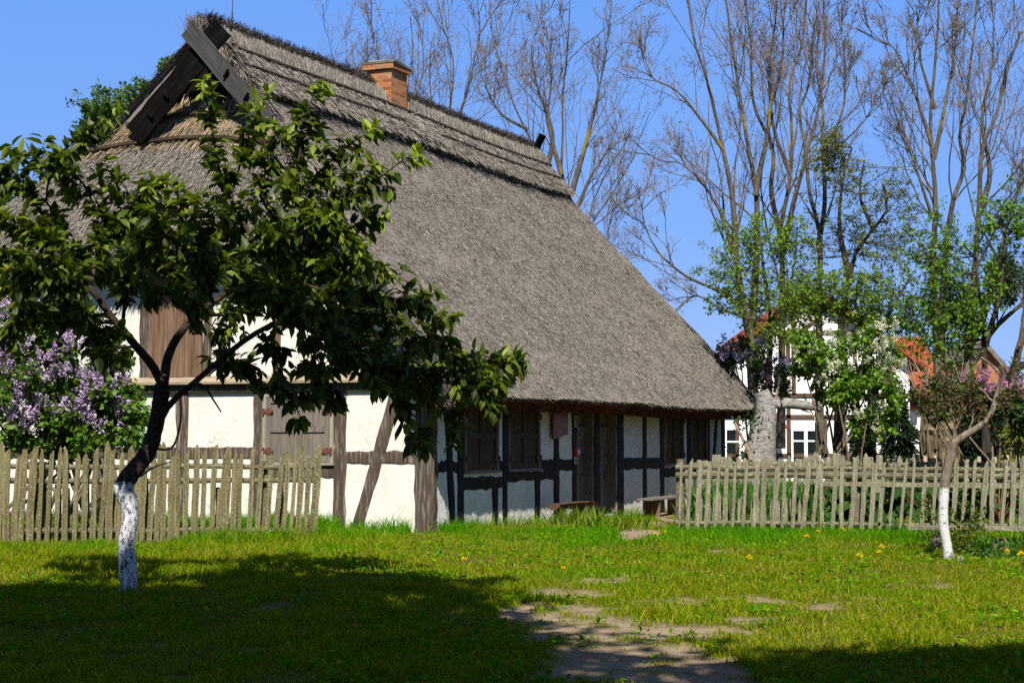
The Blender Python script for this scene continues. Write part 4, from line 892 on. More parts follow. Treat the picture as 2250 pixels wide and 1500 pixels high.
LIMBS = [  # (points (x, y, depth offset), start radius, end radius, leafiness)
 ([(358, 850, 0), (335, 805, -.05), (300, 765, -.1), (268, 728, -.15), (235, 690, -.2), (200, 640, -.25), (150, 590, -.3), (95, 540, -.35), (45, 500, -.4), (-30, 460, -.4)], .044, .012, .8),
 ([(358, 850, 0), (372, 780, .1), (400, 730, .15), (435, 690, .2), (470, 668, .2), (505, 640, .2), (535, 595, .25), (560, 535, .3), (600, 480, .3)], .048, .016, .5),
 ([(338, 955, .04), (365, 895, -.1), (410, 852, -.2), (465, 805, -.3), (540, 742, -.4), (620, 700, -.5), (670, 708, -.55), (725, 738, -.6), (800, 790, -.6), (870, 820, -.6), (960, 825, -.6), (1050, 812, -.6), (1130, 795, -.6)], .034, .008, 1.0),
 ([(560, 535, .3), (520, 470, .3), (490, 410, .3), (470, 330, .3), (462, 250, .3), (463, 195, .3)], .02, .004, 1.0),
 ([(505, 440, .3), (520, 380, .35), (540, 310, .4), (562, 240, .4)], .014, .004, .9),
 ([(600, 480, .3), (570, 420, .1), (590, 350, .1), (612, 290, .1)], .016, .004, 1.0),
 ([(600, 480, .3), (640, 420, .2), (660, 350, .2), (672, 280, .2), (705, 195, .2)], .018, .004, 1.0),
 ([(600, 480, .3), (660, 420, 0), (720, 365, -.1), (775, 315, -.1), (822, 285, -.1)], .018, .004, 1.1),
 ([(600, 500, .3), (680, 470, -.2), (760, 430, -.3), (830, 395, -.3), (890, 350, -.3), (915, 340, -.3)], .018, .004, 1.2),
 ([(560, 540, .3), (650, 560, .4), (720, 530, .4), (790, 490, .5), (840, 470, .5)], .018, .004, 1.2),
 ([(520, 625, .2), (600, 610, -.3), (690, 600, -.5), (770, 580, -.6), (840, 590, -.6)], .02, .005, 1.3),
 ([(640, 606, -.4), (720, 640, -.7), (800, 650, -.8), (870, 655, -.8), (960, 690, -.8), (985, 700, -.8)], .014, .004, 1.1),
 ([(720, 740, -.6), (780, 700, -.2), (830, 690, -.1), (880, 720, -.1)], .012, .004, 1.0),
 ([(800, 790, -.6), (850, 850, -.7), (885, 900, -.8), (905, 975, -.8)], .012, .004, 1.2),
 ([(870, 820, -.6), (930, 860, -.3), (970, 900, -.3), (1005, 940, -.3)], .011, .004, 1.0),
 ([(960, 825, -.6), (1000, 790, -.4), (1060, 800, -.3), (1110, 830, -.3)], .010, .004, 1.0),
 ([(560, 730, -.45), (600, 770, -.8), (610, 830, -1.0), (640, 890, -1.0), (655, 920, -1.0)], .012, .004, .9),
 ([(650, 712, -.55), (690, 770, -.3), (715, 830, -.2), (735, 880, -.2)], .012, .004, 1.1),
 ([(700, 730, -.55), (760, 770, -1.0), (800, 810, -1.1), (830, 850, -1.1)], .011, .004, 1.1),
 ([(470, 800, -.3), (530, 800, .3), (560, 830, .4), (600, 850, .5)], .009, .003, .8),
 ([(435, 690, .2), (400, 620, .4), (390, 540, .5), (400, 470, .5), (390, 420, .5)], .02, .004, 1.3),
 ([(400, 610, .4), (340, 560, .5), (300, 500, .5), (320, 430, .5), (350, 400, .5)], .016, .004, 1.3),
 ([(268, 728, -.15), (280, 640, -.6), (300, 570, -.8), (330, 520, -.9), (330, 470, -.9)], .02, .004, 1.3),
 ([(235, 690, -.2), (180, 690, .2), (120, 700, .3), (60, 680, .4), (0, 640, .4)], .018, .004, 1.1),
 ([(200, 640, -.25), (215, 560, .1), (225, 490, .2), (200, 430, .2), (150, 410, .2)], .02, .004, 1.3),
 ([(150, 590, -.3), (120, 500, .2), (100, 440, .2), (40, 400, .2), (-20, 400, .2)], .016, .004, 1.2),
 ([(210, 460, .2), (180, 400, .2), (120, 370, .2), (60, 350, .2), (0, 385, .2)], .013, .004, 1.2),
 ([(100, 440, .2), (120, 350, -.1), (170, 310, -.1), (230, 270, -.1), (262, 252, -.1)], .012, .004, 1.0),
 ([(95, 540, -.35), (70, 620, -.4), (50, 680, -.4), (10, 730, -.4)], .013, .004, 1.2),
 ([(200, 640, -.25), (150, 640, -.7), (90, 600, -.9), (20, 590, -.9)], .014, .004, 1.3),
 ([(230, 690, -.2), (220, 740, -.6), (200, 770, -.8), (240, 800, -.8)], .009, .003, .9),
 ([(300, 765, -.1), (250, 760, .3), (200, 720, .5), (150, 680, .6)], .012, .004, 1.0),
 ([(470, 668, .2), (450, 600, -.4), (440, 540, -.7), (470, 480, -.9), (450, 430, -.9)], .018, .004, 1.3),
 ([(535, 595, .25), (500, 560, .8), (520, 500, 1.0), (560, 460, 1.1)], .016, .004, 1.3),
 ([(460, 690, .2), (520, 690, .9), (600, 660, 1.1), (680, 650, 1.2), (740, 680, 1.2)], .016, .004, 1.3),
 ([(520, 640, .2), (560, 640, -.7), (620, 650, -1.1), (680, 690, -1.2), (720, 700, -1.2)], .014, .004, 1.2),
 ([(300, 600, .5), (240, 600, .9), (170, 560, 1.1), (100, 570, 1.2)], .013, .004, 1.3),
 ([(430, 690, .2), (470, 720, .5), (500, 760, .6), (470, 790, .6)], .009, .003, .6),
 ([(300, 640, -.6), (350, 640, -.9), (400, 650, -1.0), (440, 680, -1.0)], .010, .003, 1.0),
 ([(600, 480, .3), (620, 540, .9), (680, 560, 1.2), (760, 560, 1.3), (800, 610, 1.3)], .014, .004, 1.3),
 ([(560, 535, .3), (620, 520, -.4), (690, 500, -.6), (740, 510, -.7), (790, 540, -.7)], .014, .004, 1.3),
 ([(535, 595, .25), (590, 570, .0), (660, 545, .2), (700, 575, .3), (740, 620, .3)], .014, .004, 1.3),
 ([(505, 640, .2), (580, 660, .5), (660, 690, .7), (740, 720, .8), (800, 720, .8)], .013, .004, 1.3),
 ([(960, 825, -.6), (1010, 850, -.9), (1060, 860, -.9), (1090, 850, -.9)], .009, .003, 1.3),
 ([(870, 820, -.6), (900, 770, -.9), (950, 760, -1.0), (1000, 780, -1.0)], .009, .003, 1.3),
 ([(800, 790, -.6), (840, 760, -.2), (900, 790, .1), (960, 800, .1)], .009, .003, 1.3),
 ([(400, 620, .4), (440, 560, .7), (430, 500, .8), (380, 450, .8)], .012, .004, 1.3),
 ([(215, 560, .1), (270, 500, .3), (280, 440, .4), (250, 400, .4)], .012, .004, 1.3),
 ([(150, 590, -.3), (100, 620, .2), (60, 600, .3), (10, 560, .3), (-30, 540, .3)], .012, .004, 1.3),
 ([(440, 540, -.7), (380, 520, -1.1), (330, 540, -1.3), (280, 560, -1.3)], .012, .004, 1.2),
]
tw = MB(); lf = MB()
lim = [catmull([cp_(*p) for p in pts], 26) for pts, *_ in LIMBS]
for c, (pts, r0, r1, k) in zip(lim, LIMBS):
    c = c + np.cumsum(R.normal(0, .004, c.shape), 0)
    trunk.tube(c, np.linspace(r0, r1, 26), 8 if r0 > .015 else 5)
for st in ([(335, 985, .05), (375, 985, .0), (392, 950, -.05), (398, 900, -.1), (392, 850, -.1)], [(308, 1045, .03), (340, 1025, -.05), (375, 1014, -.1)], [(325, 1000, .0), (330, 940, -.1), (337, 895, -.15)], [(430, 840, -.25), (450, 850, -.3), (470, 880, -.35), (486, 905, -.4)]):
    trunk.tube(catmull([cp_(*p) for p in st], 14), np.linspace(.014, .006, 14), 6)
LP, LD, LY = [], [], []
def whorl(C, T, k, sunlit, spread_=.012):
    """k leaves radiating from every point and hanging a little"""
    n = len(C)
    for _ in range(k):
        a = unit(np.cross(T, R.normal(size=(n, 3))))
        m_ = R.random(n) < .86
        d = unit(a * R.uniform(.7, 1.1, (n, 1)) + T * R.uniform(.1, .8, (n, 1)) + np.array([0, 0, -.38]) * (1 - .45 * np.clip(sunlit, 0, 1))[:, None])
        LP.append((C + R.normal(0, spread_, (n, 3)))[m_]); LD.append(d[m_]); LY.append(np.clip(sunlit + R.normal(0, .12, n), 0, 1)[m_])
for c, (pts, r0, r1, k) in zip(lim, LIMBS):
    L = np.linalg.norm(np.diff(c, axis=0), axis=1).sum(); thick = r0 > .032
    tipz = sstep(1.9, 3.6, c[-1, 2]) * .9 + .25 * (c[-1, 0] > 2.2)  # high and right-hand tips take the painted sunlight
    n = max(4, int(L / .046 * min(k, 1.2)))
    t = R.uniform(.55 if thick else .2, 1.0, n); t[:2] = 1
    B, T = interp_poly(np.repeat(c[None], n, 0), t)
    a = unit(np.cross(T, R.normal(size=(n, 3)))); sp_len = R.uniform(.01, .06, n)[:, None]
    E = B + (a * .8 + T * .6 + np.array([0, 0, .15])) * sp_len
    tw.tubes(np.stack([B, (B + E) / 2, E], 1), np.tile([.004, .0035, .003], (n, 1)), 4)
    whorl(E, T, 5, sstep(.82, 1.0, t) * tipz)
    n = max(4, int(L / .135 * k)); t = R.uniform(.5 if thick else .15, 1.0, n)
    B, T = interp_poly(np.repeat(c[None], n, 0), t)
    D = unit(.7 * T + .75 * rdir(n) + np.array([0, 0, .18])); ln = R.uniform(.10, .36, n) * (1.15 - .5 * t)
    Q = np.empty((n, 6, 3)); Q[:, 0] = B
    for j in range(1, 6): D = unit(D + R.normal(0, .12, (n, 3)) + np.array([0, 0, .02])); Q[:, j] = Q[:, j - 1] + D * (ln / 5)[:, None]
    tw.tubes(Q, np.tile(np.linspace(.0045, .0022, 6), (n, 1)), 4)
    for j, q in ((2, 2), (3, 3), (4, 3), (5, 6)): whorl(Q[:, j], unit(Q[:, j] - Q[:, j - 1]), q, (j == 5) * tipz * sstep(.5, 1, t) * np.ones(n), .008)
LP = np.concatenate(LP); LD = np.concatenate(LD); LY = np.concatenate(LY); n = len(LP); print('cherry leaves', n)
NN = unit(np.cross(np.cross(LD, np.array([0, 0, 1.0])), LD) + R.normal(0, .45, (n, 3)))
leaves(lf, LP, LD, NN, R.uniform(.105, .18, n) * (1 - .2 * LY), LEAF8, .8)
trunk.V += tw.V; [trunk.F.setdefault(k, []).extend([f + trunk.n for f in v]) for k, v in tw.F.items()]
trunk.build('trunk', MCB, ch_root, True)
put('foliage', mesh_np('foliage', np.concatenate(lf.V), [np.concatenate(v) for v in lf.F.values()], MCL, True, {'sunlit': np.repeat(LY, 8)}), ch_root)
# ------------------------------------------------------------------ bare and leafing trees beyond the cottage
def bare_tree(base, specs, label, name='bare_tree', group='tall bare trees behind the cottage', dens=(11, 5, 4), lens=(.42, .5, .55), ang=.62, up=.32, tm=.25, leafy=0, seed=None, bark=None, bud=1.0, tl=None):
    Y = specs[0][0][0][2]; o = np.array([*at(base[0], HY + 1, base[1])[:2], 0])
    root = empty(name, o, 0, label=label, cat='tree', group=group)
    P, r = stems(specs, 26, .010); P = P - o; r = r * .54
    tk = MB(); tk.tubes(P, r, 9)
    a, ra = children(P, r, dens[0], tm, ang, lens[0], up=up, npts=9, wig=.12, rr=.36, rmin=.014)
    b, rb_ = children(a, ra, dens[1], .2, .6, lens[1], up=up * .8, npts=6, wig=.16, rr=.5, rmin=.0075)
    c, rc_ = children(b, rb_, dens[2], .15, .65, lens[2], up=up * .5, npts=5, wig=.18, rr=.6, rmin=.0055)
    d, rd_ = children(c, rc_, 3, .1, .65, .65, up=up * .3, npts=4, wig=.2, rr=.7, rmin=.0045)
    tk.tubes(a, ra, 6); tk.build('trunk', bark or MBARK, root, True)
    cr = MB(); cr.tubes(b, rb_, 4); cr.tubes(c, rc_, 3); cr.tubes(d, rd_, 3); cr.build('crown', MTWIG, root)
    k = R.random(len(d)) < .16 * bud; e = d[k]
    if len(e):
        lf = MB()
        for q in (3, 2):
            n = len(e); kk = R.random(n) < .7
            leaves(lf, e[kk, q] + R.normal(0, .03, (kk.sum(), 3)), rdir(kk.sum()), rdir(kk.sum()), R.uniform(.03, .075, kk.sum()), DIAM, .8)
        lf.build('foliage', tl or MBUD, root)  # these pieces are the spring buds on the twig ends
    return root
Ya = 50
def S(pts, r0, r1, Y): return ([(x, y, Y + d) for x, y, d in [(p if len(p) == 3 else (*p, 0)) for p in pts]], r0, r1)
GA = [
 ((880, Ya), [S([(880, 975), (882, 600), (884, 330), (892, 220), (905, 110), (898, 30)], .22, .03, Ya), S([(882, 520), (868, 330), (845, 215), (822, 110), (802, 15)], .15, .02, Ya), S([(884, 400), (905, 260), (930, 150), (925, 60)], .12, .02, Ya)], 'slender bare tree rising just behind the brick chimney'),
 ((770, Ya + 4), [S([(770, 975), (765, 420), (758, 280), (748, 190), (735, 125)], .12, .015, Ya + 4), S([(762, 330), (785, 230), (770, 150)], .08, .012, Ya + 4)], 'small thin bare tree peeping over the ridge left of the chimney'),
 ((985, Ya + 2), [S([(985, 975), (986, 500), (985, 320), (992, 220), (998, 130), (975, 50), (962, -20)], .24, .03, Ya + 2), S([(986, 420), (1010, 260), (1036, 160), (1052, 60), (1048, 10)], .16, .02, Ya + 2), S([(985, 380), (958, 280), (945, 180), (950, 90)], .13, .02, Ya + 2)], 'bare tree above the ridge right of the chimney, its top cut by the sky edge'),
 ((1195, Ya), [S([(1195, 975), (1195, 500), (1188, 352), (1160, 285), (1132, 222), (1102, 120), (1088, 55)], .26, .03, Ya), S([(1192, 400), (1214, 300), (1180, 190), (1165, 110), (1182, 40)], .18, .02, Ya), S([(1160, 285), (1100, 250), (1060, 180), (1040, 110)], .10, .02, Ya)], 'bare tree leaning left behind the far end of the ridge'),
 ((1258, Ya - 3), [S([(1262, 975), (1256, 600), (1252, 440), (1234, 385), (1236, 280), (1234, 215), (1244, 130), (1250, 25)], .26, .03, Ya - 3), S([(1254, 430), (1290, 310), (1318, 200), (1332, 110), (1330, 50)], .17, .02, Ya - 3), S([(1256, 480), (1300, 390), (1345, 320), (1372, 250)], .13, .02, Ya - 3), S([(1234, 385), (1205, 270), (1210, 150), (1195, 60)], .14, .02, Ya - 3)], 'bare tree forking into several stems beside the roof end'),
 ((1330, Ya + 8), [S([(1320, 975), (1310, 640), (1325, 540), (1352, 450), (1368, 360)], .14, .015, Ya + 8), S([(1312, 600), (1290, 520), (1340, 470), (1400, 420)], .10, .015, Ya + 8)], 'faint low bare tree just right of the roof slope'),
]
for base, specs, lab in GA: bare_tree(base, specs, lab, dens=(11, 5, 4), lens=(.42, .5, .55))
Yb = 43
bare_tree((1650, Yb), [
  S([(1664, 985), (1655, 860), (1648, 740), (1632, 663), (1621, 583), (1611, 443), (1593, 341), (1579, 280), (1551, 163), (1527, 93), (1512, -10)], .30, .05, Yb),
  S([(1648, 740), (1658, 653), (1663, 467), (1658, 401), (1639, 299), (1625, 210), (1611, 117), (1593, 0), (1590, -30)], .22, .05, Yb + .4),
  S([(1660, 430), (1673, 360), (1686, 303), (1695, 224), (1719, 140), (1723, 47), (1735, -20)], .15, .04, Yb + .3),
  S([(1638, 700), (1600, 650), (1509, 607), (1448, 555), (1411, 476), (1425, 400)], .12, .02, Yb - .5),
  S([(1640, 700), (1575, 672), (1527, 649), (1480, 690), (1460, 740)], .08, .015, Yb - .8),
  S([(1620, 580), (1574, 448), (1504, 364), (1443, 350), (1395, 318)], .12, .02, Yb - .3),
  S([(1590, 330), (1540, 260), (1490, 200), (1430, 160), (1410, 80)], .10, .02, Yb - .3)],
  'big bare tree with lichen-yellow forked trunks at the right end of the thatch', dens=(11, 5, 4), lens=(.42, .5, .55), tm=.3)
bare_tree((1720, Yb + 3), [
  S([(1716, 985), (1718, 800), (1719, 583), (1714, 504), (1733, 401), (1737, 280), (1730, 190), (1760, 90), (1770, -20)], .24, .05, Yb + 3),
  S([(1719, 560), (1745, 440), (1775, 330), (1800, 230), (1815, 120), (1810, -10)], .16, .04, Yb + 3.2),
  S([(1716, 520), (1695, 420), (1700, 330), (1660, 230), (1655, 100), (1640, -20)], .15, .04, Yb + 2.8),
  S([(1735, 380), (1700, 280), (1690, 160), (1700, 30)], .12, .03, Yb + 2.5)],
  'bare tree with slim upright stems crowded behind the big forked one', dens=(11, 5, 4), lens=(.42, .5, .55), tm=.3)
bare_tree((1800, Yb - 1), [
  S([(1802, 1000), (1800, 860), (1799, 720), (1798, 630), (1798, 513), (1775, 420), (1765, 327), (1751, 243), (1770, 187), (1779, 93), (1790, 0)], .24, .04, Yb - 1),
  S([(1798, 540), (1812, 443), (1807, 303), (1807, 224), (1790, 140), (1800, 50)], .14, .03, Yb - .7),
  S([(1770, 360), (1830, 330), (1900, 260), (1925, 190), (1950, 170)], .08, .015, Yb - .6),
  S([(1805, 330), (1850, 250), (1860, 150), (1850, 60)], .09, .02, Yb - .9)],
  'bare tree with orange-brown trunk standing before the white gable', dens=(11, 5, 4), lens=(.42, .5, .55), tm=.4)
Yc = 40
bare_tree((2130, Yc), [
  S([(2124, 1000), (2128, 830), (2130, 740), (2136, 684), (2143, 597), (2153, 467), (2162, 327), (2190, 261), (2222, 140), (2250, 70)], .27, .06, Yc),
  S([(2130, 760), (2160, 700), (2180, 610), (2215, 480), (2245, 400), (2280, 330)], .16, .05, Yc - .3),
  S([(2131, 800), (2182, 726), (2250, 664), (2320, 610)], .17, .06, Yc - .6),
  S([(2153, 467), (2175, 380), (2160, 260), (2185, 130), (2180, 0)], .14, .03, Yc + .4)],
  'bare tree at the right with a thick limb reaching out of the picture', dens=(11, 5, 4), lens=(.42, .5, .55), tm=.35)
bare_tree((2062, Yc + 3), [
  S([(2064, 1000), (2060, 780), (2050, 583), (2055, 443), (2045, 280), (2055, 163), (2064, 47), (2066, -30)], .28, .05, Yc + 3),
  S([(2066, 800), (2078, 560), (2097, 434), (2120, 373), (2110, 303), (2125, 233), (2139, 93), (2150, -20)], .22, .04, Yc + 3.3),
  S([(2048, 320), (2012, 210), (1970, 117), (1930, 90), (1886, 65)], .11, .02, Yc + 2.7),
  S([(2052, 350), (2078, 233), (2100, 120), (2110, 0)], .12, .03, Yc + 3),
  S([(2050, 480), (1995, 330), (1960, 270), (1930, 200)], .09, .02, Yc + 2.8),
  S([(2055, 240), (2020, 130), (2010, 20)], .10, .03, Yc + 3.2)],
  'tall bare tree with twin straight trunks and spreading top at the right', dens=(11, 5, 4), lens=(.42, .5, .55), tm=.3)
bare_tree((2212, Yc - 2), [
  S([(2205, 1005), (2212, 900), (2235, 770), (2262, 690), (2300, 560)], .22, .12, Yc - 2), S([(2225, 830), (2250, 700), (2262, 600)], .1, .05, Yc - 2)],
  'dark curved trunk leaning out at the right edge above the fence', group=None, dens=(3, 3, 3), tm=.6)
# pollarded stump with ragged shoots
pr = empty('pollard_trunk', np.array([*at(2064, 969, 34)[:2], 0]), 0, label='stout ragged pollard stump with fibrous bark behind the whitewashed sapling', cat='tree stump')
m = MB(); o = np.array(pr.location); c = np.array([at(x, y, 34) for x, y in ((2064, 1100), (2066, 1010), (2068, 960), (2066, 930), (2064, 905))]) - o
m.tube(catmull(c, 16), np.interp(np.linspace(0, 1, 16), [0, .5, .9, 1], [.34, .33, .38, .30]) * (1 + .08 * R.normal(size=16)), 13)
n = 90; a = R.uniform(0, 2 * PI, n); zz = R.uniform(0, 1.6, n); Q = np.stack([np.stack([np.cos(a) * .33, np.sin(a) * .33, zz], -1), np.stack([np.cos(a) * .37, np.sin(a) * .37, zz + .3], -1), np.stack([np.cos(a) * .36, np.sin(a) * .36, zz + R.uniform(.4, .7, n)], -1)], 1)
m.tubes(Q, np.tile([.03, .025, .01], (n, 1)), 4); m.build('trunk', m_bark('fibrous_bark', [(.07, .05, .03), (.20, .15, .09), (.34, .27, .17)], scale=(16, 16, 1.5)), pr)
n = 26; a = R.uniform(0, 2 * PI, n); B = np.stack([np.cos(a) * .2, np.sin(a) * .2, R.uniform(1.9, 2.15, n)], -1) + c[-1] * [1, 1, 0]
D = unit(np.stack([np.cos(a) * .6, np.sin(a) * .6, np.ones(n)], -1)); Q = np.stack([B, B + D * .3, B + D * .55 + R.normal(0, .06, (n, 3)), B + D * .8 + R.normal(0, .1, (n, 3)) + [0, 0, .1]], 1)
m = MB(); m.tubes(Q, np.tile([.02, .016, .011, .005], (n, 1)), 5); m.build('shoots', m_bark('pale_dead_shoots', [(.2, .15, .1), (.38, .30, .21), (.5, .42, .32)]), pr)

# ---- leafy crowns
def blob_leaves(lf, o, blobs, per, size, tm=DIAM, W=1.0, droop=.2, clump=14, spread=.16, gap=.45):
    """blobs: pixel ellipses (x, y, rx, ry, Y, depth radius); leaf clumps scattered through their volumes"""
    for x, y, rx, ry, Y, dz in blobs:
        a = rx * Y / F; b = ry * Y / F; c = at(x, y, Y) - o
        nc = max(4, int(per * 1.55 * a * b * 4))
        q = R.normal(0, .5, (nc * 3, 3)); q = q[(np.linalg.norm(q, axis=1) < 1.08)][:nc]
        C = c + q * [a, dz, b]
        keep = fbm(C[:, 0] * 1.3 + 11, C[:, 2] * 1.3 + Y, 3) > gap * .8; C = C[keep]
        k = np.repeat(np.arange(len(C)), clump); n = len(k)
        P = C[k] + R.normal(0, spread, (n, 3)) * [1, 1, .8]; D = rdir(n, -droop); Nn = unit(rdir(n) * .8 + np.array([0, -.15, .8]))
        leaves(lf, P, D, Nn, R.uniform(.65, 1.3, n) * size, tm, W)
def twig_fill(mb, o, blobs, trunk_pts, n_per, r=.012, kids=(6, 4), lens=(.3, .5)):
    """boughs from the stems into the crown volumes, side shoots and twiglets; returns the twiglets"""
    T = np.array(trunk_pts); out = []
    for x, y, rx, ry, Y, dz in blobs:
        n = int(n_per); c = at(x, y, Y) - o; q = R.normal(0, .6, (n, 3)); q /= np.maximum(1, np.linalg.norm(q, axis=1, keepdims=True)); E = c + q * [rx * Y / F, dz, ry * Y / F]
        d = np.linalg.norm(T[None] - E[:, None], axis=2) + R.uniform(0, .6, (n, len(T))) + np.maximum(0, T[None, :, 2] - E[:, None, 2]) * 2
        B = T[np.argmin(d, 1)]; f = np.linspace(0, 1, 7)[None, :, None]
        Q = B[:, None] * (1 - f) + E[:, None] * f; Ln = np.linalg.norm(E - B, axis=1)[:, None, None]
        Q = Q + np.sin(f * PI) * Ln * np.array([0, 0, -.06]) + np.cumsum(R.normal(0, .025, Q.shape), 1) * f * np.minimum(Ln, 2)
        mb.tubes(Q, np.linspace(1, .35, 7)[None] * (r * (.6 + .25 * np.minimum(Ln[:, :, 0], 3))), 5)
        a, ra = children(Q, np.full((n, 7), r), kids[0], .35, .75, .3, length=lens[0] * .9 + .25 * np.sqrt(rx * ry) * Y / F, up=.08, npts=5, rmin=.004); mb.tubes(a, ra, 3)
        b, rb_ = children(a, ra, kids[1], .2, .7, .5, up=0.0, npts=5, rmin=.003); mb.tubes(b, rb_, 3); out.append(b)
    return np.concatenate(out)
def spray(lf, tw_, mat_size, tm=DIAM, W=1.0, droop=.25, keep=.8, jit=.035, mult=1):
    for j in (1, 2, 3, 4):
        for _ in range(mult):
            k = R.random(len(tw_)) < keep; P = tw_[k, j]; n = len(P); T = unit(tw_[k, j] - tw_[k, j - 1]); A = unit(np.cross(T, R.normal(size=(n, 3))))
            leaves(lf, P + R.normal(0, jit, (n, 3)), unit(A + .5 * T + np.array([0, 0, -droop])), unit(rdir(n) * .7 + np.array([0, -.2, .8])), R.uniform(.6, 1.35, n) * mat_size, tm, W)
def leafy_tree(base, specs, blobs, label, mat, size=.075, name='leafy_tree', group=None, bark=None, tm=DIAM, W=1.0, tw=20, cat='tree', droop=.25, keep=.8, twr=.012, kids=(6, 4), mult=1, **kw):
    o = np.array([*at(base[0], HY + 1, base[1])[:2], 0]); root = empty(name, o, 0, label=label, cat=cat, group=group)
    tk = MB(); P, r = stems(specs, 22, .008); P = P - o; tk.tubes(P, r, 8)
    b = twig_fill(tk, o, blobs, P[:, 4:].reshape(-1, 3), tw, twr, kids)
    tk.build('trunk', bark or MBARKD, root, True)
    lf = MB(); spray(lf, b, size, tm, W, droop, keep, mult=mult); lf.build('crown', mat, root)
    return root
ML1 = m_leaf('young_lime_leaf', [(.075, .14, .008), (.14, .24, .012), (.20, .33, .02), (.30, .42, .04)], transl=.4)
ML2 = m_leaf('bronze_green_leaf', [(.09, .10, .012), (.15, .18, .016), (.19, .23, .024), (.22, .19, .035)], transl=.35)
ML3 = m_leaf('fresh_green_leaf', [(.05, .11, .008), (.11, .22, .012), (.17, .32, .018), (.26, .42, .035)], transl=.4)
leafy_tree((1680, 40), [S([(1690, 1000), (1688, 850), (1690, 700), (1672, 560)], .13, .03, 40), S([(1690, 720), (1735, 620), (1745, 540)], .07, .02, 40)],
  [(1640, 600, 90, 130, 40, 1.1), (1690, 520, 70, 55, 40, .9), (1600, 580, 55, 110, 40, .9), (1740, 600, 70, 110, 40, .9), (1680, 690, 110, 70, 40, 1.0)], 'leafy youthful lime-green tree before the big bare forked tree', ML1, size=.078, tw=17, keep=.75)
leafy_tree((1855, 41), [S([(1846, 1000), (1846, 800), (1852, 700), (1868, 621), (1882, 555), (1919, 504), (1952, 457), (1945, 400)], .17, .03, 41), S([(1868, 621), (1845, 500), (1850, 400), (1870, 330)], .09, .02, 41), S([(1919, 504), (1890, 430), (1900, 350)], .06, .015, 41)],
  [(1780, 560, 110, 90, 41, 1.1), (1970, 570, 110, 90, 41, 1.1), (1850, 390, 110, 110, 41, 1.3), (1945, 420, 90, 90, 41, 1.3), (1890, 510, 140, 80, 41, 1.3), (1825, 320, 60, 60, 41, .9)], 'airy bronze-green tree with dark crooked boughs in the middle of the grove', ML2, size=.068, tw=17, keep=.72)
leafy_tree((1915, 38), [S([(1915, 1000), (1912, 850), (1900, 740), (1880, 660)], .12, .03, 38), S([(1908, 780), (1960, 680), (1990, 620)], .08, .02, 38)],
  [(1800, 650, 110, 50, 38, .9), (1900, 650, 130, 80, 38, 1.1), (1990, 640, 100, 90, 38, 1.0), (1960, 720, 90, 60, 38, .9), (1730, 650, 60, 50, 38, .8)], 'broad dense leafy tree screening the red roof of the far house', ML1, size=.078, tw=20, keep=.78)
leafy_tree((2170, 36), [S([(2168, 1000), (2165, 820), (2160, 680), (2150, 560)], .12, .03, 36), S([(2164, 760), (2200, 640), (2215, 520)], .08, .02, 36)],
  [(2090, 620, 100, 140, 36, 1.0), (2170, 560, 100, 120, 36, 1.0), (2235, 500, 70, 100, 36, .9), (2060, 720, 90, 80, 36, .9), (2110, 690, 60, 60, 36, .8), (2050, 560, 60, 110, 36, .8)], 'fresh green tree crown spreading across the twin trunks at the right', ML3, size=.082, tw=19, keep=.75)
mis = empty('mistletoe', at(2204, 615, 38.6), 0, label='dark green mistletoe ball hanging in the right-hand tree', cat='mistletoe')
lf = MB(); n = 3000; q = rdir(n) * R.random((n, 1)) ** .45 * [.38, .38, .62]; leaves(lf, q, unit(q + R.normal(0, .25, (n, 3)) + [0, 0, -.3]), rdir(n), R.uniform(.06, .12, n), DIAM, .6)
lf.build('foliage', m_leaf('mistletoe_leaf', [(.02, .045, .006), (.04, .085, .01), (.075, .13, .018)]), mis)
m = MB(); E = rdir(60) * .5; f = np.linspace(0, 1, 4)[None, :, None]; m.tubes(np.array([0, 0, .35]) * (1 - f) + E[:, None] * f, np.tile([.02, .015, .01, .006], (60, 1)), 4); m.tube([np.array([0, 0, .3]), np.array([-.25, .1, .8]), np.array([-.45, .2, 1.3])], [.03, .025, .02], 5); m.build('stems', MBARKD, mis)
# birches behind the left roof slope
MBIR = m_bark('birch_bark', [(.05, .045, .04), (.27, .255, .235), (.44, .42, .395)], scale=(7, 7, 16), bump=.6)
MLB = m_leaf('birch_leaf', [(.03, .075, .008), (.07, .14, .013), (.11, .20, .02), (.16, .25, .04)], transl=.35)
leafy_tree((255, 52), [S([(240, 990), (236, 600), (228, 380), (238, 300), (268, 240), (300, 210)], .2, .03, 52), S([(229, 380), (214, 320), (205, 260)], .10, .02, 52), S([(232, 400), (245, 330), (240, 290)], .08, .02, 52)],
  [(220, 250, 48, 60, 52, 1.2), (275, 255, 55, 50, 52, 1.3), (330, 230, 45, 40, 52, 1.2), (200, 300, 30, 50, 52, 1.0), (265, 310, 40, 40, 52, 1.0), (320, 300, 50, 60, 52, 1.2)], 'birch with white upper boughs rising behind the left roof slope', MLB, per=15, size=.13, bark=MBIR, tw=30)
leafy_tree((400, 56), [S([(420, 990), (410, 500), (395, 260), (378, 160)], .16, .02, 56)], [(380, 160, 20, 32, 56, .7), (400, 230, 40, 60, 56, 1.0)], 'birch tip showing beside the crossed gable boards', MLB, per=17, size=.13, bark=MBIR, tw=30)
leafy_tree((20, 48), [S([(10, 990), (12, 700), (18, 520), (24, 450)], .15, .03, 48)], [(25, 470, 50, 50, 48, 1.0), (-30, 430, 60, 60, 48, 1.2)], 'small green tree beyond the eaves at the left edge', MLB, per=18, size=.12, tw=30)

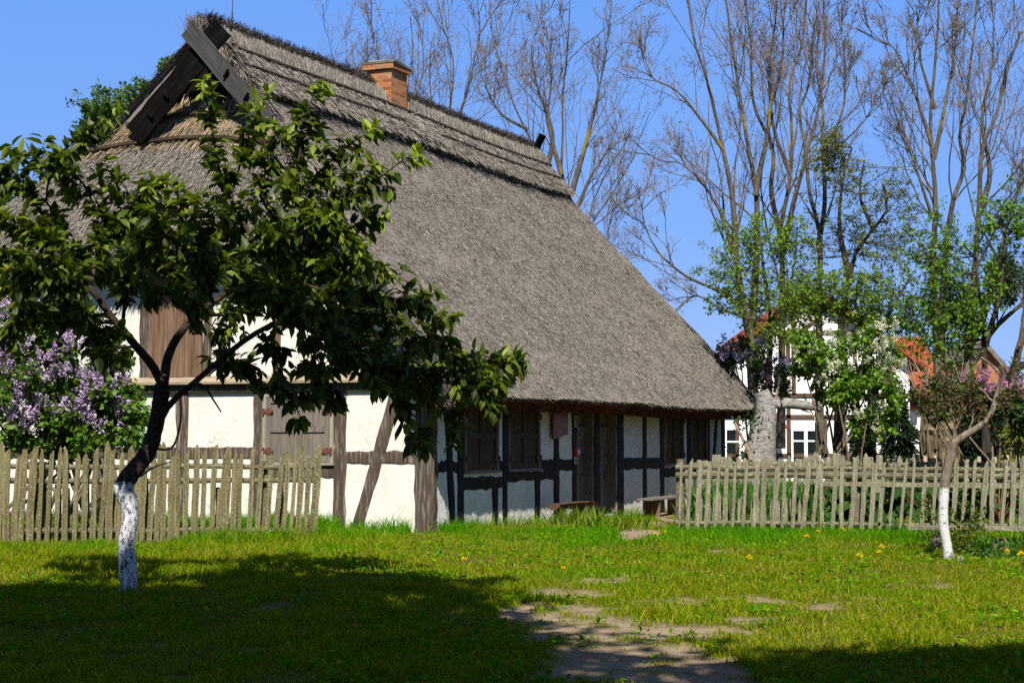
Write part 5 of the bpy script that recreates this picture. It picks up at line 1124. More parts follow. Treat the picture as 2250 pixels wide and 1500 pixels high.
# ---- lilacs and shrubs
MLIL = m_leaf('lilac_leaf', [(.05, .11, .008), (.10, .20, .012), (.16, .31, .018), (.25, .42, .03)], rough=.42, transl=.4)
MDKL = m_leaf('dark_shrub_leaf', [(.012, .035, .008), (.025, .06, .012), (.05, .10, .018), (.08, .14, .025)], rough=.5)
MLILD = m_leaf('half_shade_lilac_leaf', [(.035, .08, .008), (.065, .14, .010), (.11, .22, .015), (.18, .32, .03)], rough=.42, transl=.35)  # darker copy of the lilac leaf, half shade put into its colour
def flower_mat(n_, a, b, c): return m_leaf(n_, [a, b, c], rough=.7, transl=.25, spec=.1, tb=1.0)
def lilac(base, blobs, label, flo_blobs, nfl, fmat, per=26, size=.07, stem_n=9, lmat=None, fsize=.14, group='lilac bushes in bloom', gap=.4, tw=16, sp=.4, keep=.8):
    x, Y = base; o = np.array([*at(x, HY + 1, Y)[:2], 0]); root = empty('lilac_bush', o, 0, label=label, cat='bush', group=group)
    tk = MB(); P = []
    for k in range(stem_n):
        b = blobs[k % len(blobs)]; E = at(b[0] + R.uniform(-.7, .7) * b[2], b[1] + R.uniform(-.3, .6) * b[3], Y + R.uniform(-.5, .5)) - o
        B = np.array([R.normal(0, sp), R.normal(0, .25), -.05]); M = (B + E) / 2 + [R.normal(0, .12), R.normal(0, .12), -.1]
        P.append(catmull(np.array([B, M, E]), 12) + np.cumsum(R.normal(0, .01, (12, 3)), 0))
    P = np.array(P); tk.tubes(P, np.tile(np.linspace(.035, .012, 12), (len(P), 1)), 6)
    b_ = twig_fill(tk, o, blobs, P[:, 5:].reshape(-1, 3), tw, .008, (5, 3), (.2, .4)); tk.build('stems', m_bark('lilac_bark', [(.08, .06, .04), (.17, .135, .095), (.27, .22, .16)]), root, True)
    lf = MB(); spray(lf, b_, size, HEART, 1.0, .35, keep, .05, 2); lf.build('foliage', lmat or MLIL, root)
    fl = MB()
    for k in range(nfl):
        b = flo_blobs[R.integers(len(flo_blobs))]; q = R.normal(0, .55, 3); q = q / max(1, np.linalg.norm(q)); a = b[2] * Y / F; c = at(b[0], b[1], b[4]) - o + q * [a, 0, b[3] * Y / F]; c[1] = c[1] - b[5] * R.uniform(.3, .9)
        d = unit(np.array([R.normal(0, .45), -.25 + R.normal(0, .3), .8 + R.normal(0, .3)])); L = fsize * R.uniform(.6, 1.4); n = 60
        u_ = R.random(n) ** 1.3; rad = L * .34 * (1 - u_ * .85); off = rdir(n); off -= d * (off @ d)[:, None]
        Pp = c + d * (u_ * L)[:, None] + off * (rad * R.uniform(.5, 1, n))[:, None]
        leaves(fl, Pp, unit(off + d * .4 + R.normal(0, .3, (n, 3))), unit(d + R.normal(0, .8, (n, 3))), R.uniform(.13, .22, n) * L, DIAM, 1.3)
    fl.build('blossoms', fmat, root)
    return root
FPUR = flower_mat('lilac_purple_petal', (.40, .26, .50), (.58, .43, .67), (.74, .62, .80)); FWHT = flower_mat('lilac_white_petal', (.50, .53, .33), (.66, .68, .50), (.76, .77, .64))
FPNK = flower_mat('lilac_pink_petal', (.42, .14, .32), (.58, .26, .46), (.70, .42, .58)); FBLU = flower_mat('lilac_pale_petal', (.26, .22, .50), (.40, .36, .64), (.56, .52, .75))
Yl = 25.6
lilac((130, Yl), [(60, 700, 90, 110, Yl, .7), (40, 850, 110, 120, Yl, .8), (160, 800, 110, 100, Yl, .8), (190, 900, 100, 80, Yl, .7), (240, 850, 70, 60, Yl, .6), (270, 920, 55, 60, Yl, .5), (60, 950, 120, 60, Yl, .7), (-40, 780, 80, 160, Yl, .7), (180, 960, 90, 40, Yl, .6), (130, 680, 70, 60, Yl, .6)],
  'large lilac bush with purple flowers between the left fence and the gable', [(50, 830, 100, 110, Yl, .8), (160, 810, 100, 80, Yl, .8), (240, 840, 60, 45, Yl, .6), (230, 910, 70, 50, Yl, .6), (120, 660, 70, 40, Yl, .6), (20, 750, 40, 90, Yl, .7), (70, 900, 70, 50, Yl, .7)], 190, FPUR, per=42, size=.085, stem_n=16, fsize=.2, sp=.7, tw=18, lmat=MLILD)
lilac((1665, 41), [(1640, 790, 55, 40, 41, .7), (1690, 830, 45, 45, 41, .7), (1620, 770, 35, 25, 41, .5)], 'pale violet lilac bush behind the corner of the thatched eaves', [(1640, 775, 60, 30, 41, .6), (1700, 810, 40, 30, 41, .6)], 34, FBLU, per=36, size=.085, lmat=MDKL, fsize=.24, tw=9)
lilac((1830, 34), [(1805, 800, 66, 60, 34, .8), (1905, 780, 66, 66, 34, .8), (1840, 850, 40, 40, 34, .6), (1930, 830, 45, 50, 34, .7), (1775, 780, 36, 45, 34, .6), (1920, 925, 48, 48, 34, .6)], 'lilac bush with creamy white flowers before the half-timbered house',
  [(1795, 790, 60, 60, 34, .8), (1815, 820, 50, 45, 34, .8), (1915, 760, 55, 45, 34, .8), (1945, 790, 35, 45, 34, .6), (1925, 920, 45, 40, 34, .5)], 74, FWHT, per=38, size=.09, stem_n=12, fsize=.2)
lilac((2190, 31), [(2190, 885, 50, 40, 31, .6), (2120, 870, 60, 36, 31, .6), (2228, 895, 36, 45, 31, .6), (2050, 875, 55, 40, 31, .6)], 'dark lilac bush with pink flowers at the right edge', [(2205, 870, 42, 36, 31, .6), (2190, 845, 50, 22, 31, .6), (2130, 835, 40, 14, 31, .5)], 36, FPNK, per=36, size=.075, lmat=MDKL, fsize=.17)
# whitewashed sapling on the right
sroot = empty('young_tree', gnd(2083, 1228), 0, label='slim whitewashed sapling with one bent bough before the right fence', cat='tree'); SO = np.array(sroot.location); YS = SO[1]
def sp_(x, y, d=0): return at(x, y, YS + d) - SO
m = MB(); c = catmull([sp_(*p) for p in ((2085, 1236), (2081, 1200), (2073, 1150), (2074, 1090), (2080, 1040), (2088, 1000), (2093, 970))], 26)
m.tube(c, np.interp(np.linspace(0, 1, 26), [0, .1, .8, 1], [.068, .058, .06, .066]) * (1 + .04 * R.normal(size=26)), 11)
bl = [([(2093, 975), (2120, 955), (2150, 932), (2172, 905), (2178, 880), (2190, 845), (2192, 815), (2150, 780)], .05, .012), ([(2088, 985), (2076, 968), (2066, 930), (2058, 890)], .016, .005), ([(2093, 968), (2096, 930), (2085, 890), (2070, 860)], .018, .005),
      ([(2095, 972), (2110, 930), (2128, 890), (2140, 860)], .014, .005), ([(2120, 955), (2135, 915), (2125, 870)], .012, .004), ([(2172, 905), (2205, 880), (2230, 860)], .014, .004), ([(2178, 880), (2150, 850), (2110, 835), (2060, 820)], .016, .004), ([(2190, 845), (2220, 815), (2245, 800)], .01, .004),
      ([(2092, 970), (2050, 900), (2020, 850), (1995, 820)], .015, .004), ([(2066, 930), (2030, 890), (2005, 870)], .008, .003)]
SL = []
for pts, r0, r1 in bl: c = catmull([sp_(*p) for p in pts], 16) + np.cumsum(R.normal(0, .006, (16, 3)), 0); SL.append(c); m.tube(c, np.linspace(r0, r1, 16), 7)
m.tube([sp_(2096, 982), sp_(2104, 972, -.05), sp_(2110, 962, -.05)], [.02, .016, .008], 6)
SLa = np.array(SL[1:]); a, ra = children(SLa, np.full((len(SLa), 16), .006), 10, .25, .7, .45, up=.1, npts=6, rmin=.003); m.tubes(a, ra, 4)
b, rb_ = children(a, ra, 5, .2, .7, .5, up=0, npts=5, rmin=.0022); m.tubes(b, rb_, 3)
m.build('trunk', None, sroot, True)
def m_sapbark():
    n = NT('sapling_bark_whitewashed'); co = n.coord(rnd=False); f = n.noise(co, 22, 6, .75); g = n.noise(n.coord((20, 20, 8), rnd=False), 1, 6)
    bark = n.ramp(g, [(.3, (.08, .06, .045)), (.55, (.20, .155, .115)), (.78, (.33, .28, .22))]); sp = n.n('ShaderNodeSeparateXYZ'); n.l(co, sp.inputs[0])
    hh = n.math('ADD', sp.outputs[2], n.math('MULTIPLY', n.noise(co, 12, 4), .2)); gt = n.math('LESS_THAN', hh, .93)
    chip = n.ramp(f, [(.58, (1, 1, 1)), (.63, (0, 0, 0))]); col = n.mix(n.math('MULTIPLY', gt, chip), bark, (.58, .57, .555))
    return n.done(col, .85, n.bump(n.math('ADD', f, g), .8, .012), .15)
sroot.children[0].data.materials.clear(); sroot.children[0].data.materials.append(m_sapbark())
lf = MB(); E = np.concatenate([b[:, 4], b[:, 2], a[:, 5]]); k = np.repeat(np.arange(len(E)), 2)[R.random(2 * len(E)) < .72]; n = len(k); leaves(lf, E[k] + R.normal(0, .03, (n, 3)), rdir(n, .2), unit(rdir(n) + [0, 0, .8]), R.uniform(.035, .07, n), DIAM, .9)
lf.build('foliage', m_leaf('sapling_leaf', [(.035, .055, .010), (.08, .11, .014), (.12, .14, .02), (.17, .07, .04), (.20, .06, .06)]), sroot)
# shrub at its foot, box-leaved; other small plants
def bush(name, c, rad, n, size, mat, label, tm=DIAM, cat='shrub', stems_=10, group=None, W=.8, upw=.3):
    root = empty(name, c, 0, label=label, cat=cat, group=group); lf = MB(); rad = np.array(rad)
    q = rdir(n) * R.random((n, 1)) ** .5; q[:, 2] = np.abs(q[:, 2]); kk = fbm(q[:, 0] * 2.4 + c[0], q[:, 2] * 2.4 + c[1], 3) > .38; q = q[kk] * rad; n = len(q)
    leaves(lf, q, unit(q + rdir(n) * rad.max() * .8 + [0, 0, upw]), unit(rdir(n) + [0, 0, .9]), R.uniform(.6, 1.3, n) * size, tm, W); lf.build('foliage', mat, root)
    m = MB(); E = rdir(stems_) * rad * .9; E[:, 2] = np.abs(E[:, 2]); f = np.linspace(0, 1, 5)[None, :, None]; Q = E[:, None] * f * [1, 1, 1] + np.array([0, 0, -.03]) + R.normal(0, .01, (stems_, 5, 3)); m.tubes(Q, np.tile(np.linspace(.009, .003, 5), (stems_, 1)), 5); m.build('stems', MBARKD, root)
    return root
MBOX = m_leaf('golden_shrub_leaf', [(.05, .09, .008), (.10, .15, .012), (.18, .22, .015), (.26, .22, .03)], rough=.45)
c = gnd(2130, 1215); bush('low_shrub', c, (.42, .3, .62), 1500, .05, MBOX, 'yellow-green shrub sprouting at the foot of the whitewashed sapling', stems_=18)
c = gnd(2050, 1195); bush('low_shrub', c, (.3, .25, .75), 900, .048, MBOX, 'thin upright shrub just left of the whitewashed sapling', stems_=16)
MIRIS0 = m_leaf('long_grass_blade', [(.08, .17, .004), (.17, .27, .006), (.28, .36, .02)], transl=.4)
MWEED = m_leaf('weed_leaf', [(.03, .09, .01), (.06, .16, .015), (.10, .24, .02)], rough=.5)
for x, y, l in ((1960, 1175, 'low leafy weed before the left end of the long grey plank'), (2185, 1225, 'low leafy weed between the golden shrub and the rounded stump'), (2255, 1215, 'low leafy weed at the right edge below the plank')):
    bush('leafy_weed', gnd(x, y), (.4, .25, .22), 260, .075, MWEED, l, LEAF8, 'weed', group='leafy weeds along the right fence', W=1.1)
for x, y, w_, l in ((1340, 1165, .6, 'lush tuft of long grass between the log bench and the path'), (1270, 1150, .5, 'tuft of long grass hiding the legs of the log bench')):
    root = empty('grass_tuft', gnd(x, y), 0, label=l, cat='grass tuft'); lf = MB(); n = 170; P = R.normal(0, .3, (n, 3)) * [w_ * 1.8, .6, 0]
    leaves(lf, P, unit(rdir(n) * .5 + [0, 0, 1]), rdir(n), R.uniform(.10, .36, n), DIAM, .06); lf.build('foliage', MIRIS0, root)
# garden plants behind the right fence
MIRIS = m_leaf('iris_blade', [(.05, .13, .02), (.09, .21, .03), (.14, .30, .04)], rough=.4, transl=.4)
for k, (x, Y) in enumerate(((1575, 29.2), (1625, 28.6), (1680, 29.5), (1735, 28.8), (1790, 29.6))):
    p = at(x, HY + 1, Y); p[2] = 0
    root = empty('iris_clump', p, 0, label=('leftmost', 'second', 'middle', 'fourth', 'rightmost')[k] + ' of the five sword-leaved clumps behind the right fence', cat='garden plant', group='sword-leaved clumps behind the right fence'); lf = MB(); n = 240
    P = R.normal(0, .26, (n, 3)) * [1.1, .8, 0]; D = unit(np.stack([R.normal(0, .3, n), R.normal(0, .3, n), np.ones(n)], -1)); leaves(lf, P, D, rdir(n), R.uniform(.4, .85, n), (LEAF8[0] * [1, .16, .6], LEAF8[1]), 1); lf.build('foliage', MIRIS, root)
MRHU = m_leaf('rhubarb_leaf', [(.02, .06, .012), (.04, .10, .018), (.07, .15, .03)], rough=.4, transl=.3)
for k, (x, Y) in enumerate(((1830, 28.8), (1895, 28.5), (1955, 29.0), (2030, 28.3), (2110, 28.6), (2190, 28.2))):
    p = at(x, HY + 1, Y); p[2] = 0
    root = empty('rhubarb_plant', p, 0, label='dark broad-leaved garden plant behind the right fence, ' + ('nearest the sword leaves', 'second from the sword leaves', 'third from the sword leaves', 'just left of the whitewashed sapling', 'just right of the whitewashed sapling', 'nearest the right edge')[k], cat='garden plant', group='broad-leaved plants behind the right fence'); lf = MB(); st = MB(); n = 34
    a = R.uniform(0, 2 * PI, n); E = np.stack([np.cos(a) * R.uniform(.1, .45, n), np.sin(a) * R.uniform(.1, .4, n), R.uniform(.25, .75, n)], -1)
    leaves(lf, E, unit(np.stack([np.cos(a), np.sin(a), -.5 + 0 * a], -1) + R.normal(0, .2, (n, 3))), unit(np.stack([np.cos(a) * .5, np.sin(a) * .5, 1 + 0 * a], -1)), R.uniform(.25, .45, n), HEART, 1.1); lf.build('foliage', MRHU, root)
    f = np.linspace(0, 1, 4)[None, :, None]; st.tubes(E[:, None] * f, np.tile([.015, .014, .012, .01], (n, 1)), 5); st.build('stalks', m_plain('red_green_stalk', (.14, .07, .03), .5), root)
MCON = m_leaf('spruce_needles', [(.008, .022, .008), (.016, .04, .012), (.03, .06, .016)], transl=.1)
MTHU = m_leaf('golden_conifer', [(.09, .12, .01), (.18, .21, .015), (.28, .28, .025)], transl=.2)
def conifer(x, Y, h, r, mat, label, n=4200, group='conifers behind the garden fences'):
    p = at(x, HY + 1, Y); p[2] = 0; root = empty('conifer', p, 0, label=label, cat='conifer', group=group); m = MB(); m.tube([(0, 0, -.1), (0, 0, h * .5), (0, 0, h)], [.1, .06, .01], 7); m.build('trunk', MBARKD, root)
    lf = MB(); z = h * R.random(n) ** 1.25; z = np.maximum(z, .1); rr = r * (1 - z / h) * (.75 + .25 * np.sin(z * 9)) * R.uniform(.25, 1.05, n); a = R.uniform(0, 2 * PI, n)
    P = np.stack([np.cos(a) * rr, np.sin(a) * rr, z], -1); D = unit(np.stack([np.cos(a), np.sin(a), -.35 + R.normal(0, .25, n)], -1)); leaves(lf, P, D, rdir(n, .8), R.uniform(.10, .24, n), DIAM, .35); lf.build('crown', mat, root)
conifer(1975, 36, 2.3, 1.1, MCON, 'dark spruce beside the white lilac'); conifer(2125, 36.5, 2.4, 1.0, MCON, 'dark spruce to the right of the ragged pollard stump'); conifer(1895, 36.5, 2.0, .8, MCON, 'small dark spruce under the white lilac')
conifer(2180, 37.5, 2.5, 1.0, MCON, 'dark spruce left of the curved trunk at the right'); conifer(2242, 35, 2.3, .9, MTHU, 'golden-green conifer at the right edge')
# old birch trunk with a level limb behind the cottage end
bo = np.array([*at(1668, HY + 1, 39)[:2], 0]); broot = empty('birch_stub', bo, 0, label='thick old birch trunk with one level limb at the end of the cottage', cat='tree')
m = MB(); c = catmull(np.array([at(x, y, 39) for x, y in ((1668, 1080), (1670, 1000), (1676, 950), (1682, 910), (1680, 880), (1672, 860))]) - bo, 18); m.tube(c, np.interp(np.linspace(0, 1, 18), [0, .4, .7, 1], [.44, .36, .27, .18]), 12)
c = catmull(np.array([at(x, y, 39) for x, y in ((1682, 915), (1694, 890), (1712, 884), (1750, 888), (1790, 893), (1806, 897))]) - bo, 16); m.tube(c, np.linspace(.15, .09, 16), 9); m.build('trunk', MBIR, broot, True)
a, ra = children(c[None], np.full((1, 16), .05), 9, .2, 1.0, .5, up=.3, npts=6, rmin=.008); b, rb_ = children(a, ra, 5, .3, .6, .5, npts=5, rmin=.005); m = MB(); m.tubes(a, ra, 5); m.tubes(b, rb_, 3)
c2 = catmull(np.array([at(x, y, 38.7) for x, y in ((1650, 1010), (1640, 980), (1625, 950), (1612, 925))]) - bo, 8); MPS = m_bark('pale_shoot', [(.2, .14, .09), (.36, .27, .18), (.5, .4, .3)]); m.build('shoots', MPS, broot); m = MB(); m.tube(c2, np.linspace(.05, .03, 8), 6); m.build('broken_limb', MPS, broot)
lf = MB(); blob_leaves(lf, bo, [(1645, 925, 35, 22, 38.6, .3), (1635, 985, 20, 25, 38.6, .3)], 14, .08, HEART); lf.build('ivy', MDKL, broot)

# ------------------------------------------------------------------ far houses
MFW = m_plain('white_render', (.80, .79, .76), .9, .1, .05, 2); MBB = m_wood('brown_beam', [(.07, .04, .026), (.12, .07, .045), (.17, .11, .075)], (6, 6, 6)); MGLS = m_plain('dark_window_glass', (.012, .015, .018), .06, .6, .2, 2); MWF = m_plain('white_window_frame', (.8, .8, .8), .4, .4, .03)
def m_tile(name, c):
    n = NT(name); co = n.coord(rnd=False); wv = n.n('ShaderNodeTexWave'); wv.inputs['Scale'].default_value = 1.3; wv.bands_direction = 'X'; n.l(co, wv.inputs[0]); f = n.noise(co, 5, 4)
    col = n.mix(n.math('MULTIPLY', f, .7), c, tuple(v * .5 for v in c)); return n.done(col, .8, n.bump(wv.outputs['Fac'], .8, .05), .2)
MTI = m_tile('red_roof_tile', (.37, .085, .034))
YH = 60.0
fh = empty('half_timbered_house', np.array([*at(1785, HY + 1, YH)[:2], 0]), 0, label='white half-timbered house with red tiled roof seen through the trees', cat='house'); FO = np.array(fh.location)
def fp(x, y, d=0.0): return at(x, y, YH) - FO + np.array([0, d, 0])
def fx(x): return fp(x, HY)[0]
def fz(y): return fp(1785, y)[2]
m = MB(); x0, x1, xr = fx(1585), fx(2000), fx(2048); za, ze = fz(648), fz(800); xa = fx(1790)
m.add([(x0, 0, -.3), (x1, 0, -.3), (x1, 0, ze), (xa, 0, za), (x0, 0, ze), (x0, 9, -.3), (x1, 9, -.3), (x1, 9, ze), (xa, 9, za), (x0, 9, ze)], np.array([[0, 1, 2, 3, 4], [9, 8, 7, 6, 5]]), np.array([[0, 4, 9, 5], [1, 6, 7, 2], [2, 7, 8, 3], [3, 8, 9, 4]]))
m.box((x1 + .001, 1.2, -.3), (fx(2130), 8, fz(885))); m.build('wall', MFW, fh)
def slope(mb, a, b, c, d, th=.12): a, b, c, d = map(np.array, (a, b, c, d)); nn = unit(np.cross(b - a, d - a)) * th; mb.add([a, b, c, d, a - nn, b - nn, c - nn, d - nn], np.array([[0, 1, 2, 3], [7, 6, 5, 4], [0, 4, 5, 1], [1, 5, 6, 2], [2, 6, 7, 3], [3, 7, 4, 0]]))
m = MB(); k = (za - ze) / (xa - x0); ov = .5
slope(m, (x0 - ov, -.5, ze - ov * k + .15), (x0 - ov, 9.4, ze - ov * k + .15), (xa, 9.4, za + .15), (xa, -.5, za + .15)); k2 = (za - ze) / (x1 - xa)
slope(m, (xa + .002, -.5, za + .15), (xa + .002, 9.4, za + .15), (x1 + ov, 9.4, ze - ov * k2 + .15), (x1 + ov, -.5, ze - ov * k2 + .15))
slope(m, (fx(1925), .9, fz(893)), (fx(2140), .9, fz(893)), (fx(2095), 4.5, fz(722)), (fx(1925), 4.5, fz(722)))
m.build('roof', MTI, fh)
m = MB(); slope(m, (fx(1980), 2.02, fz(838)), (fx(2030), 2.02, fz(838)), (fx(2015), 2.85, fz(797)), (fx(1975), 2.85, fz(797)), .05); m.build('skylight', m_plain('bluish_panel', (.30, .40, .58), .25, .6, .3, 1.5), fh)
m = MB(); slope(m, (fx(1690), -1.0, fz(938)), (fx(1722), -1.0, fz(938)), (fx(1706), .0, fz(905)), (fx(1690), .0, fz(905)), .06); m.build('porch_roof', MTI, fh)
def fbeam(pa, pb, w_): m = MB(); m.beam((pa[0], -.02, pa[1]), (pb[0], -.02, pb[1]), w_, .07, (pb[1] - pa[1], 0, -(pb[0] - pa[0]))); m.build('beam', MBB, fh)
for y in (915, 1000, 730, 868): fbeam((x0 + .05, fz(y)), (x1 - .05 if y != 730 else fx(1885), fz(y)), .13) if y != 730 else fbeam((fx(1695), fz(y)), (fx(1885), fz(y)), .13)
for x, y0, y1 in ((1620, 1010, 915), (1733, 1010, 740), (1745, 868, 660), (1813, 1010, 915), (1885, 1010, 860), (1940, 1010, 860), (1700, 915, 868), (1880, 868, 735), (1985, 1010, 860)): fbeam((fx(x), fz(y0)), (fx(x), fz(y1)), .14)
fbeam((fx(1745), fz(740)), (fx(1800), fz(700)), .11)
def fwin(xa_, xb_, ya_, yb_, mull=2, trans=.3):
    a, b, z1, z0 = fx(xa_), fx(xb_), fz(ya_), fz(yb_); f = MB(); e = .07
    f.box((a, -.07, z0), (a + e, 0, z1)); f.box((b - e, -.07, z0), (b, 0, z1)); f.box((a + e, -.068, z1 - e), (b - e, 0, z1)); f.box((a + e, -.068, z0), (b - e, 0, z0 + e))
    if mull == 2: f.box(((a + b) / 2 - .06, -.072, z0 + e), ((a + b) / 2 + .06, 0, z1 - e))
    zt_ = z1 - (z1 - z0) * trans; f.box((a + e, -.066, zt_ - .03), (b - e, 0, zt_ + .03)); w_ = f.build('window', MWF, fh)
    g = MB(); g.box((a + e, -.03, z0 + e), (b - e, -.001, z1 - e)); g.build('pane', MGLS, w_)
    s_ = MB(); s_.box((a - .05, -.12, z0 - .07), (b + .05, 0, z0 - .002)); s_.build('sill', m_plain('red_sill', (.28, .08, .05), .7), w_)
fwin(1738, 1802, 942, 1030); fwin(1592, 1628, 940, 1040, 1); fwin(1697, 1735, 800, 866, 1, .0); fwin(1855, 1880, 812, 866, 1, .0); fwin(1845, 1878, 945, 1010); fwin(1950, 1982, 945, 1010)
YB = 80.0
br = empty('brick_house', np.array([*at(2200, HY + 1, YB)[:2], 0]), 0, label='orange brick house with grey roof and twin chimneys at the far right', cat='house'); BO = np.array(br.location)
def bp(x, y, d=0.0): return at(x, y, YB) - BO + np.array([0, d, 0])
m = MB(); A = [bp(2135, 1000), bp(2245, 1000), bp(2245, 850), bp(2170, 760), bp(2135, 790)]; A = [np.array([a[0], 0, a[2]]) for a in A]; A[0][2] = A[1][2] = -.3
m.add(A + [a + np.array([0, 9, 0]) for a in A], np.array([[0, 1, 2, 3, 4], [9, 8, 7, 6, 5]]), np.array([[1, 6, 7, 2], [0, 4, 9, 5], [2, 7, 8, 3], [3, 8, 9, 4]])); wl_ = m.build('wall', m_brick('far_orange_brick', [(.34, .10, .035), (.48, .16, .055), (.55, .22, .08)], (.38, .24, .15)), br); box_uv(wl_)
m = MB(); q = lambda x, y, d: (bp(x, y)[0], d, bp(x, y)[2]); slope(m, q(2160, 748, -.4), q(2160, 748, 9), q(2275, 880, 9), q(2275, 880, -.4), -.2); slope(m, q(2160, 748, -.4), q(2120, 790, -.4), q(2120, 790, 9), q(2160, 748, 9), -.2); m.build('roof', m_plain('grey_old_tiles', (.17, .15, .125), .9, .1, .4, 5), br)
for xa_, xb_, yt, d in ((2180, 2200, 738, 3), (2202, 2222, 743, 4)):
    m = MB(); m.box(q(xa_, 830, d), q(xb_, yt + 4, d + .6)); m.box(q(xa_ - 1.2, yt + 4, d - .05), q(xb_ + 1.2, yt, d + .65)); c_ = m.build('chimney', bpy.data.materials['far_orange_brick'], br); box_uv(c_)
ou = empty('outbuilding', np.array([*at(2215, HY + 1, 55)[:2], 0]), 0, label='low outbuilding with a plain red roof at the right edge behind the conifers', cat='outbuilding'); OO = np.array(ou.location)
q = lambda x, y, d: ((at(x, y, 55) - OO)[0], d, (at(x, y, 55) - OO)[2]); m = MB(); slope(m, q(2140, 938, 0), q(2330, 938, 0), q(2330, 850, 3), q(2140, 850, 3)); m.build('roof', MTI, ou)
m = MB(); m.box((q(2150, 0, 0)[0], .3, -.2), (q(2320, 0, 0)[0], 5, q(0, 941, 0)[2])); m.build('wall', m_plain('dull_red_boards', (.22, .08, .05), .9), ou)

# ------------------------------------------------------------------ dandelions
MYL = m_leaf('dandelion_petal', [(.75, .50, .01), (.85, .62, .015), (.9, .7, .02)], rough=.7, transl=.2, spec=.1, tb=1.0); MGS = m_plain('green_stalk', (.10, .18, .03), .6)
MSEED = m_leaf('dandelion_down', [(.5, .48, .43), (.62, .6, .55)], rough=.9, transl=.3, tb=1.0)
fm = MB(); n = 46; a = R.uniform(0, 2 * PI, n); el = R.uniform(-.05, 1.3, n); D = np.stack([np.cos(a) * np.cos(el), np.sin(a) * np.cos(el), np.sin(el)], -1); leaves(fm, np.zeros((n, 3)), D, rdir(n, .5), R.uniform(.016, .024, n), DIAM, .6); fme = fm.mesh('flower_head', MYL)
sm = MB(); sm.tube([(0, 0, -.2), (.004, 0, -.1), (0, 0, 0)], .0035, 5); sme = sm.mesh('stalk', MGS)
DL = [(1020, 1228, 'beside the cottage corner in the mown grass'), (1458, 1168, 'by the bare sandy path'), (1441, 1173, 'left of the flower by the sandy path'), (1797, 1168, 'against the right fence slats, tallest of all'), (1772, 1178, 'below the tallest flower at the right fence'), (1853, 1162, 'highest and rightmost against the fence slats'), (1938, 1201, 'between the fence and the whitewashed sapling'), (1932, 1213, 'just under the one between fence and sapling'), (1888, 1221, 'left of the pair before the whitewashed sapling'),
      (1237, 1247, 'in the short grass above the bare earth'), (1647, 1226, 'low in the lush grass left of centre of the right fence'), (2212, 1211, 'in front of the rounded log stump'), (2243, 1218, 'at the right edge of the lawn'), (453, 1337, 'in the dark shade right of the cherry trunk')]
for x, y, l in DL:
    p = gnd(x, y, .17); rt_ = empty('dandelion', p, R.uniform(0, 6), label='yellow dandelion ' + l, cat='dandelion', group='dandelions in the lawn'); s_ = R.uniform(1.2, 1.9) * (1.1 if y < 1230 else .8)
    put('flower_head', fme, rt_, (0, 0, 0), (-.5 + R.normal(0, .2), R.normal(0, .2), 0), (s_, s_, s_)); put('stalk', sme, rt_)
for x, y, l in ((2092, 1218, 'white dandelion clock right of the sapling foot, higher one'), (2110, 1226, 'white dandelion clock right of the sapling foot, lower one')):
    p = gnd(x, y, .14); rt_ = empty('dandelion_clock', p, 0, label=l, cat='dandelion', group='dandelion clocks by the sapling'); fm = MB(); n = 120; D = rdir(n); leaves(fm, D * .012, D, rdir(n), R.uniform(.018, .026, n), DIAM, .5); fm.build('seed_head', MSEED, rt_); put('stalk', sme, rt_)

# ------------------------------------------------------------------ trees out of frame: two shade the foreground, two are added to block skylight
MSHADE = m_leaf('dense_crown_leaf', [(.015, .03, .005), (.025, .05, .007), (.04, .07, .01)], transl=.06)
def shade_tree(base, poly, h0, h1, n, label, size=.2):
    """leaf clumps fill the crown so that its shade lies within a patch of lawn"""
    o = np.array([*base, 0]); root = empty('shade_tree', o, 0, label=label, cat='tree'); poly = np.array(poly); lo = poly.min(0); hi = poly.max(0); C = []
    while sum(len(c) for c in C) < n:
        g = R.uniform(lo, hi, (4000, 2)); k = inpoly(g[:, 0] + .3 * R.normal(size=4000), g[:, 1] + .5 * R.normal(size=4000), poly) & (fbm(g[:, 0] * .9 + 3, g[:, 1] * .7 + 8, 3) > .33) & ((g[:, 0] < .1) | (g[:, 0] > 1.35) | (R.random(4000) < .16)); g = g[k]; z = R.uniform(h0, h1, len(g))
        P = np.stack([g[:, 0] + SUN[0] / SUN[2] * z, g[:, 1] + SUN[1] / SUN[2] * z, z], -1); a = np.abs(P[:, 0]) / np.maximum(P[:, 1], .3); vis = (P[:, 1] > 0) & (P[:, 2] < H0 + .275 * P[:, 1]) & (a < .33); C.append(P[~vis])
    C = np.concatenate(C)[:n] - o; cl = 12; k = np.repeat(np.arange(n), cl); lf = MB(); m_ = len(k); leaves(lf, C[k] + R.normal(0, .2, (m_, 3)), rdir(m_, -.2), unit(rdir(m_) + [0, 0, .8]), R.uniform(.7, 1.3, m_) * size, DIAM, 1.1); lf.build('crown', MSHADE, root)
    tk = MB(); top = C.mean(0); top[2] = h0 + .3; tk.tube(catmull(np.array([[0, 0, -.2], [0, 0, h0 * .4], top * [.3, .3, 1]]), 12), np.linspace(.3, .14, 12), 10)
    E = C[R.integers(0, n, 60)] * .97; f = np.linspace(0, 1, 6)[None, :, None]; B = np.array([0, 0, h0 * .5]) + (top * [.3, .3, 1] - [0, 0, h0 * .5]) * R.random((60, 1)); Q = B[:, None] * (1 - f) + E[:, None] * f; tk.tubes(Q, np.tile(np.linspace(.06, .015, 6), (60, 1)), 5); tk.build('trunk', MBARK, root, True)
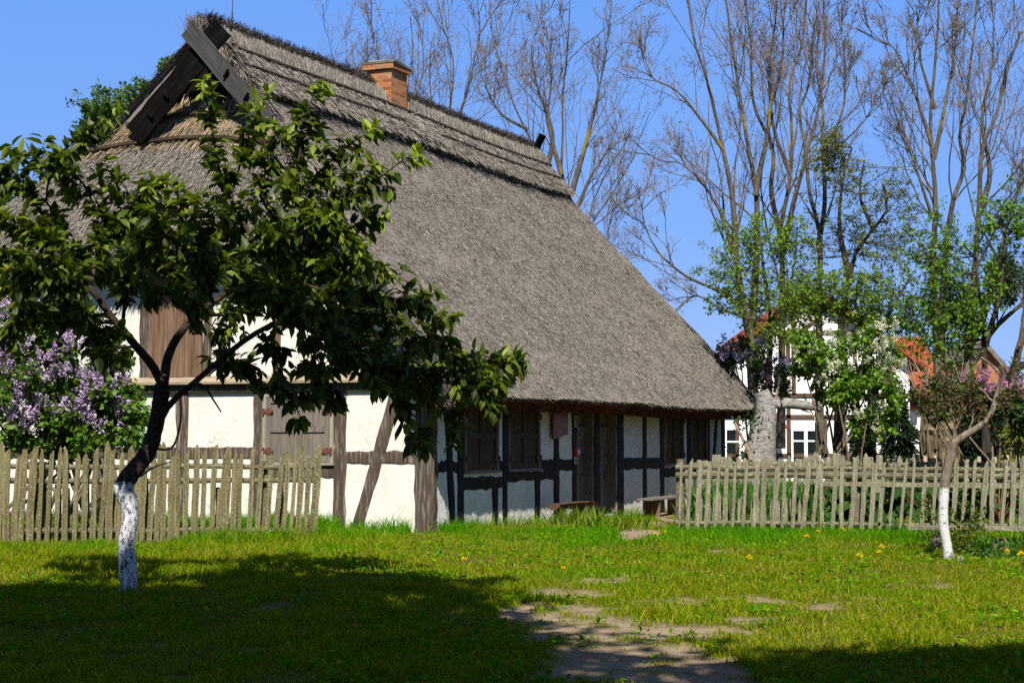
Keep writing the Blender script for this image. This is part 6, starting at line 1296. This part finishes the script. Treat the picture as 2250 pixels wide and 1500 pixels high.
shade_tree((-5.5, 3.0), [(-8, 7), (1.3, 7), (1.28, 10.2), (1.12, 11.5), (.8, 12.3), (.35, 12.5), (.05, 13.2), (-.25, 14.4), (-.75, 16.0), (-1.2, 16.8), (-2.2, 17.4), (-4, 17.7), (-8, 17.7)], 8.6, 11.5, 6800, 'broad leafy tree left of the camera shading the cherry and the near lawn', .24)
shade_tree((4.2, -3.0), [(1.15, 7), (1.2, 10.3), (2.0, 10.9), (2.7, 11.4), (3.2, 10.9), (4.5, 10.4), (4.5, 7)], 6.5, 8.6, 1300, 'leafy tree behind the camera shading the lower right corner of the lawn', .24)
shade_tree((-7.5, -6.0), [(-10, -1), (.4, -1), (.4, 7.2), (-10, 7.4)], 4.5, 11.0, 3600, 'big unseen leafy tree added behind and left of the camera to block skylight', .36)  # this tree and the next are added to cut skylight from behind
shade_tree((7.0, -8.0), [(.4, -1), (10, -1), (10, 7.4), (.4, 7.2)], 4.5, 11.0, 3600, 'big unseen leafy tree added behind and right of the camera to block skylight', .36)
# unseen trees added beside the yard to close off the low sky on both sides
def sky_block_tree(x, y, h, rad, label):
    root = empty('sky_block_tree', (x, y, 0), 0, label=label, cat='tree'); n = 900; q = rdir(n) * R.random((n, 1)) ** .4
    C = q * [rad, rad, h * .46] + [0, 0, h * .54]; k = np.repeat(np.arange(n), 12); m_ = len(k); lf = MB(); leaves(lf, C[k] + R.normal(0, .28, (m_, 3)), rdir(m_, -.2), unit(rdir(m_) + [0, 0, .7]), R.uniform(.7, 1.3, m_) * .3, DIAM, 1.1); lf.build('crown', MLB, root)
    tk = MB(); tk.tube(catmull(np.array([[0, 0, -.2], [.1, 0, h * .4], [0, .1, h * .9]]), 12), np.linspace(.3, .06, 12), 10); tk.build('trunk', MBARK, root, True)
for x, y, h, rad, l in ((16.5, 22, 10, 3.6, 'round leafy tree added beyond the right edge to block low sky, nearest the cottage'), (18.5, 32, 11, 3.8, 'leafy tree added beyond the right edge to block low sky, level with the garden'), (13.5, 12, 9, 3.6, 'leafy tree added beyond the right edge to block low sky, nearest the camera'), (-12.5, 11, 10, 3.6, 'leafy tree added beyond the left edge to block low sky, nearest the camera'), (-14.5, 20, 10, 3.6, 'leafy tree added beyond the left edge to block low sky, level with the left fence')):
    sky_block_tree(x, y, h, rad, l)
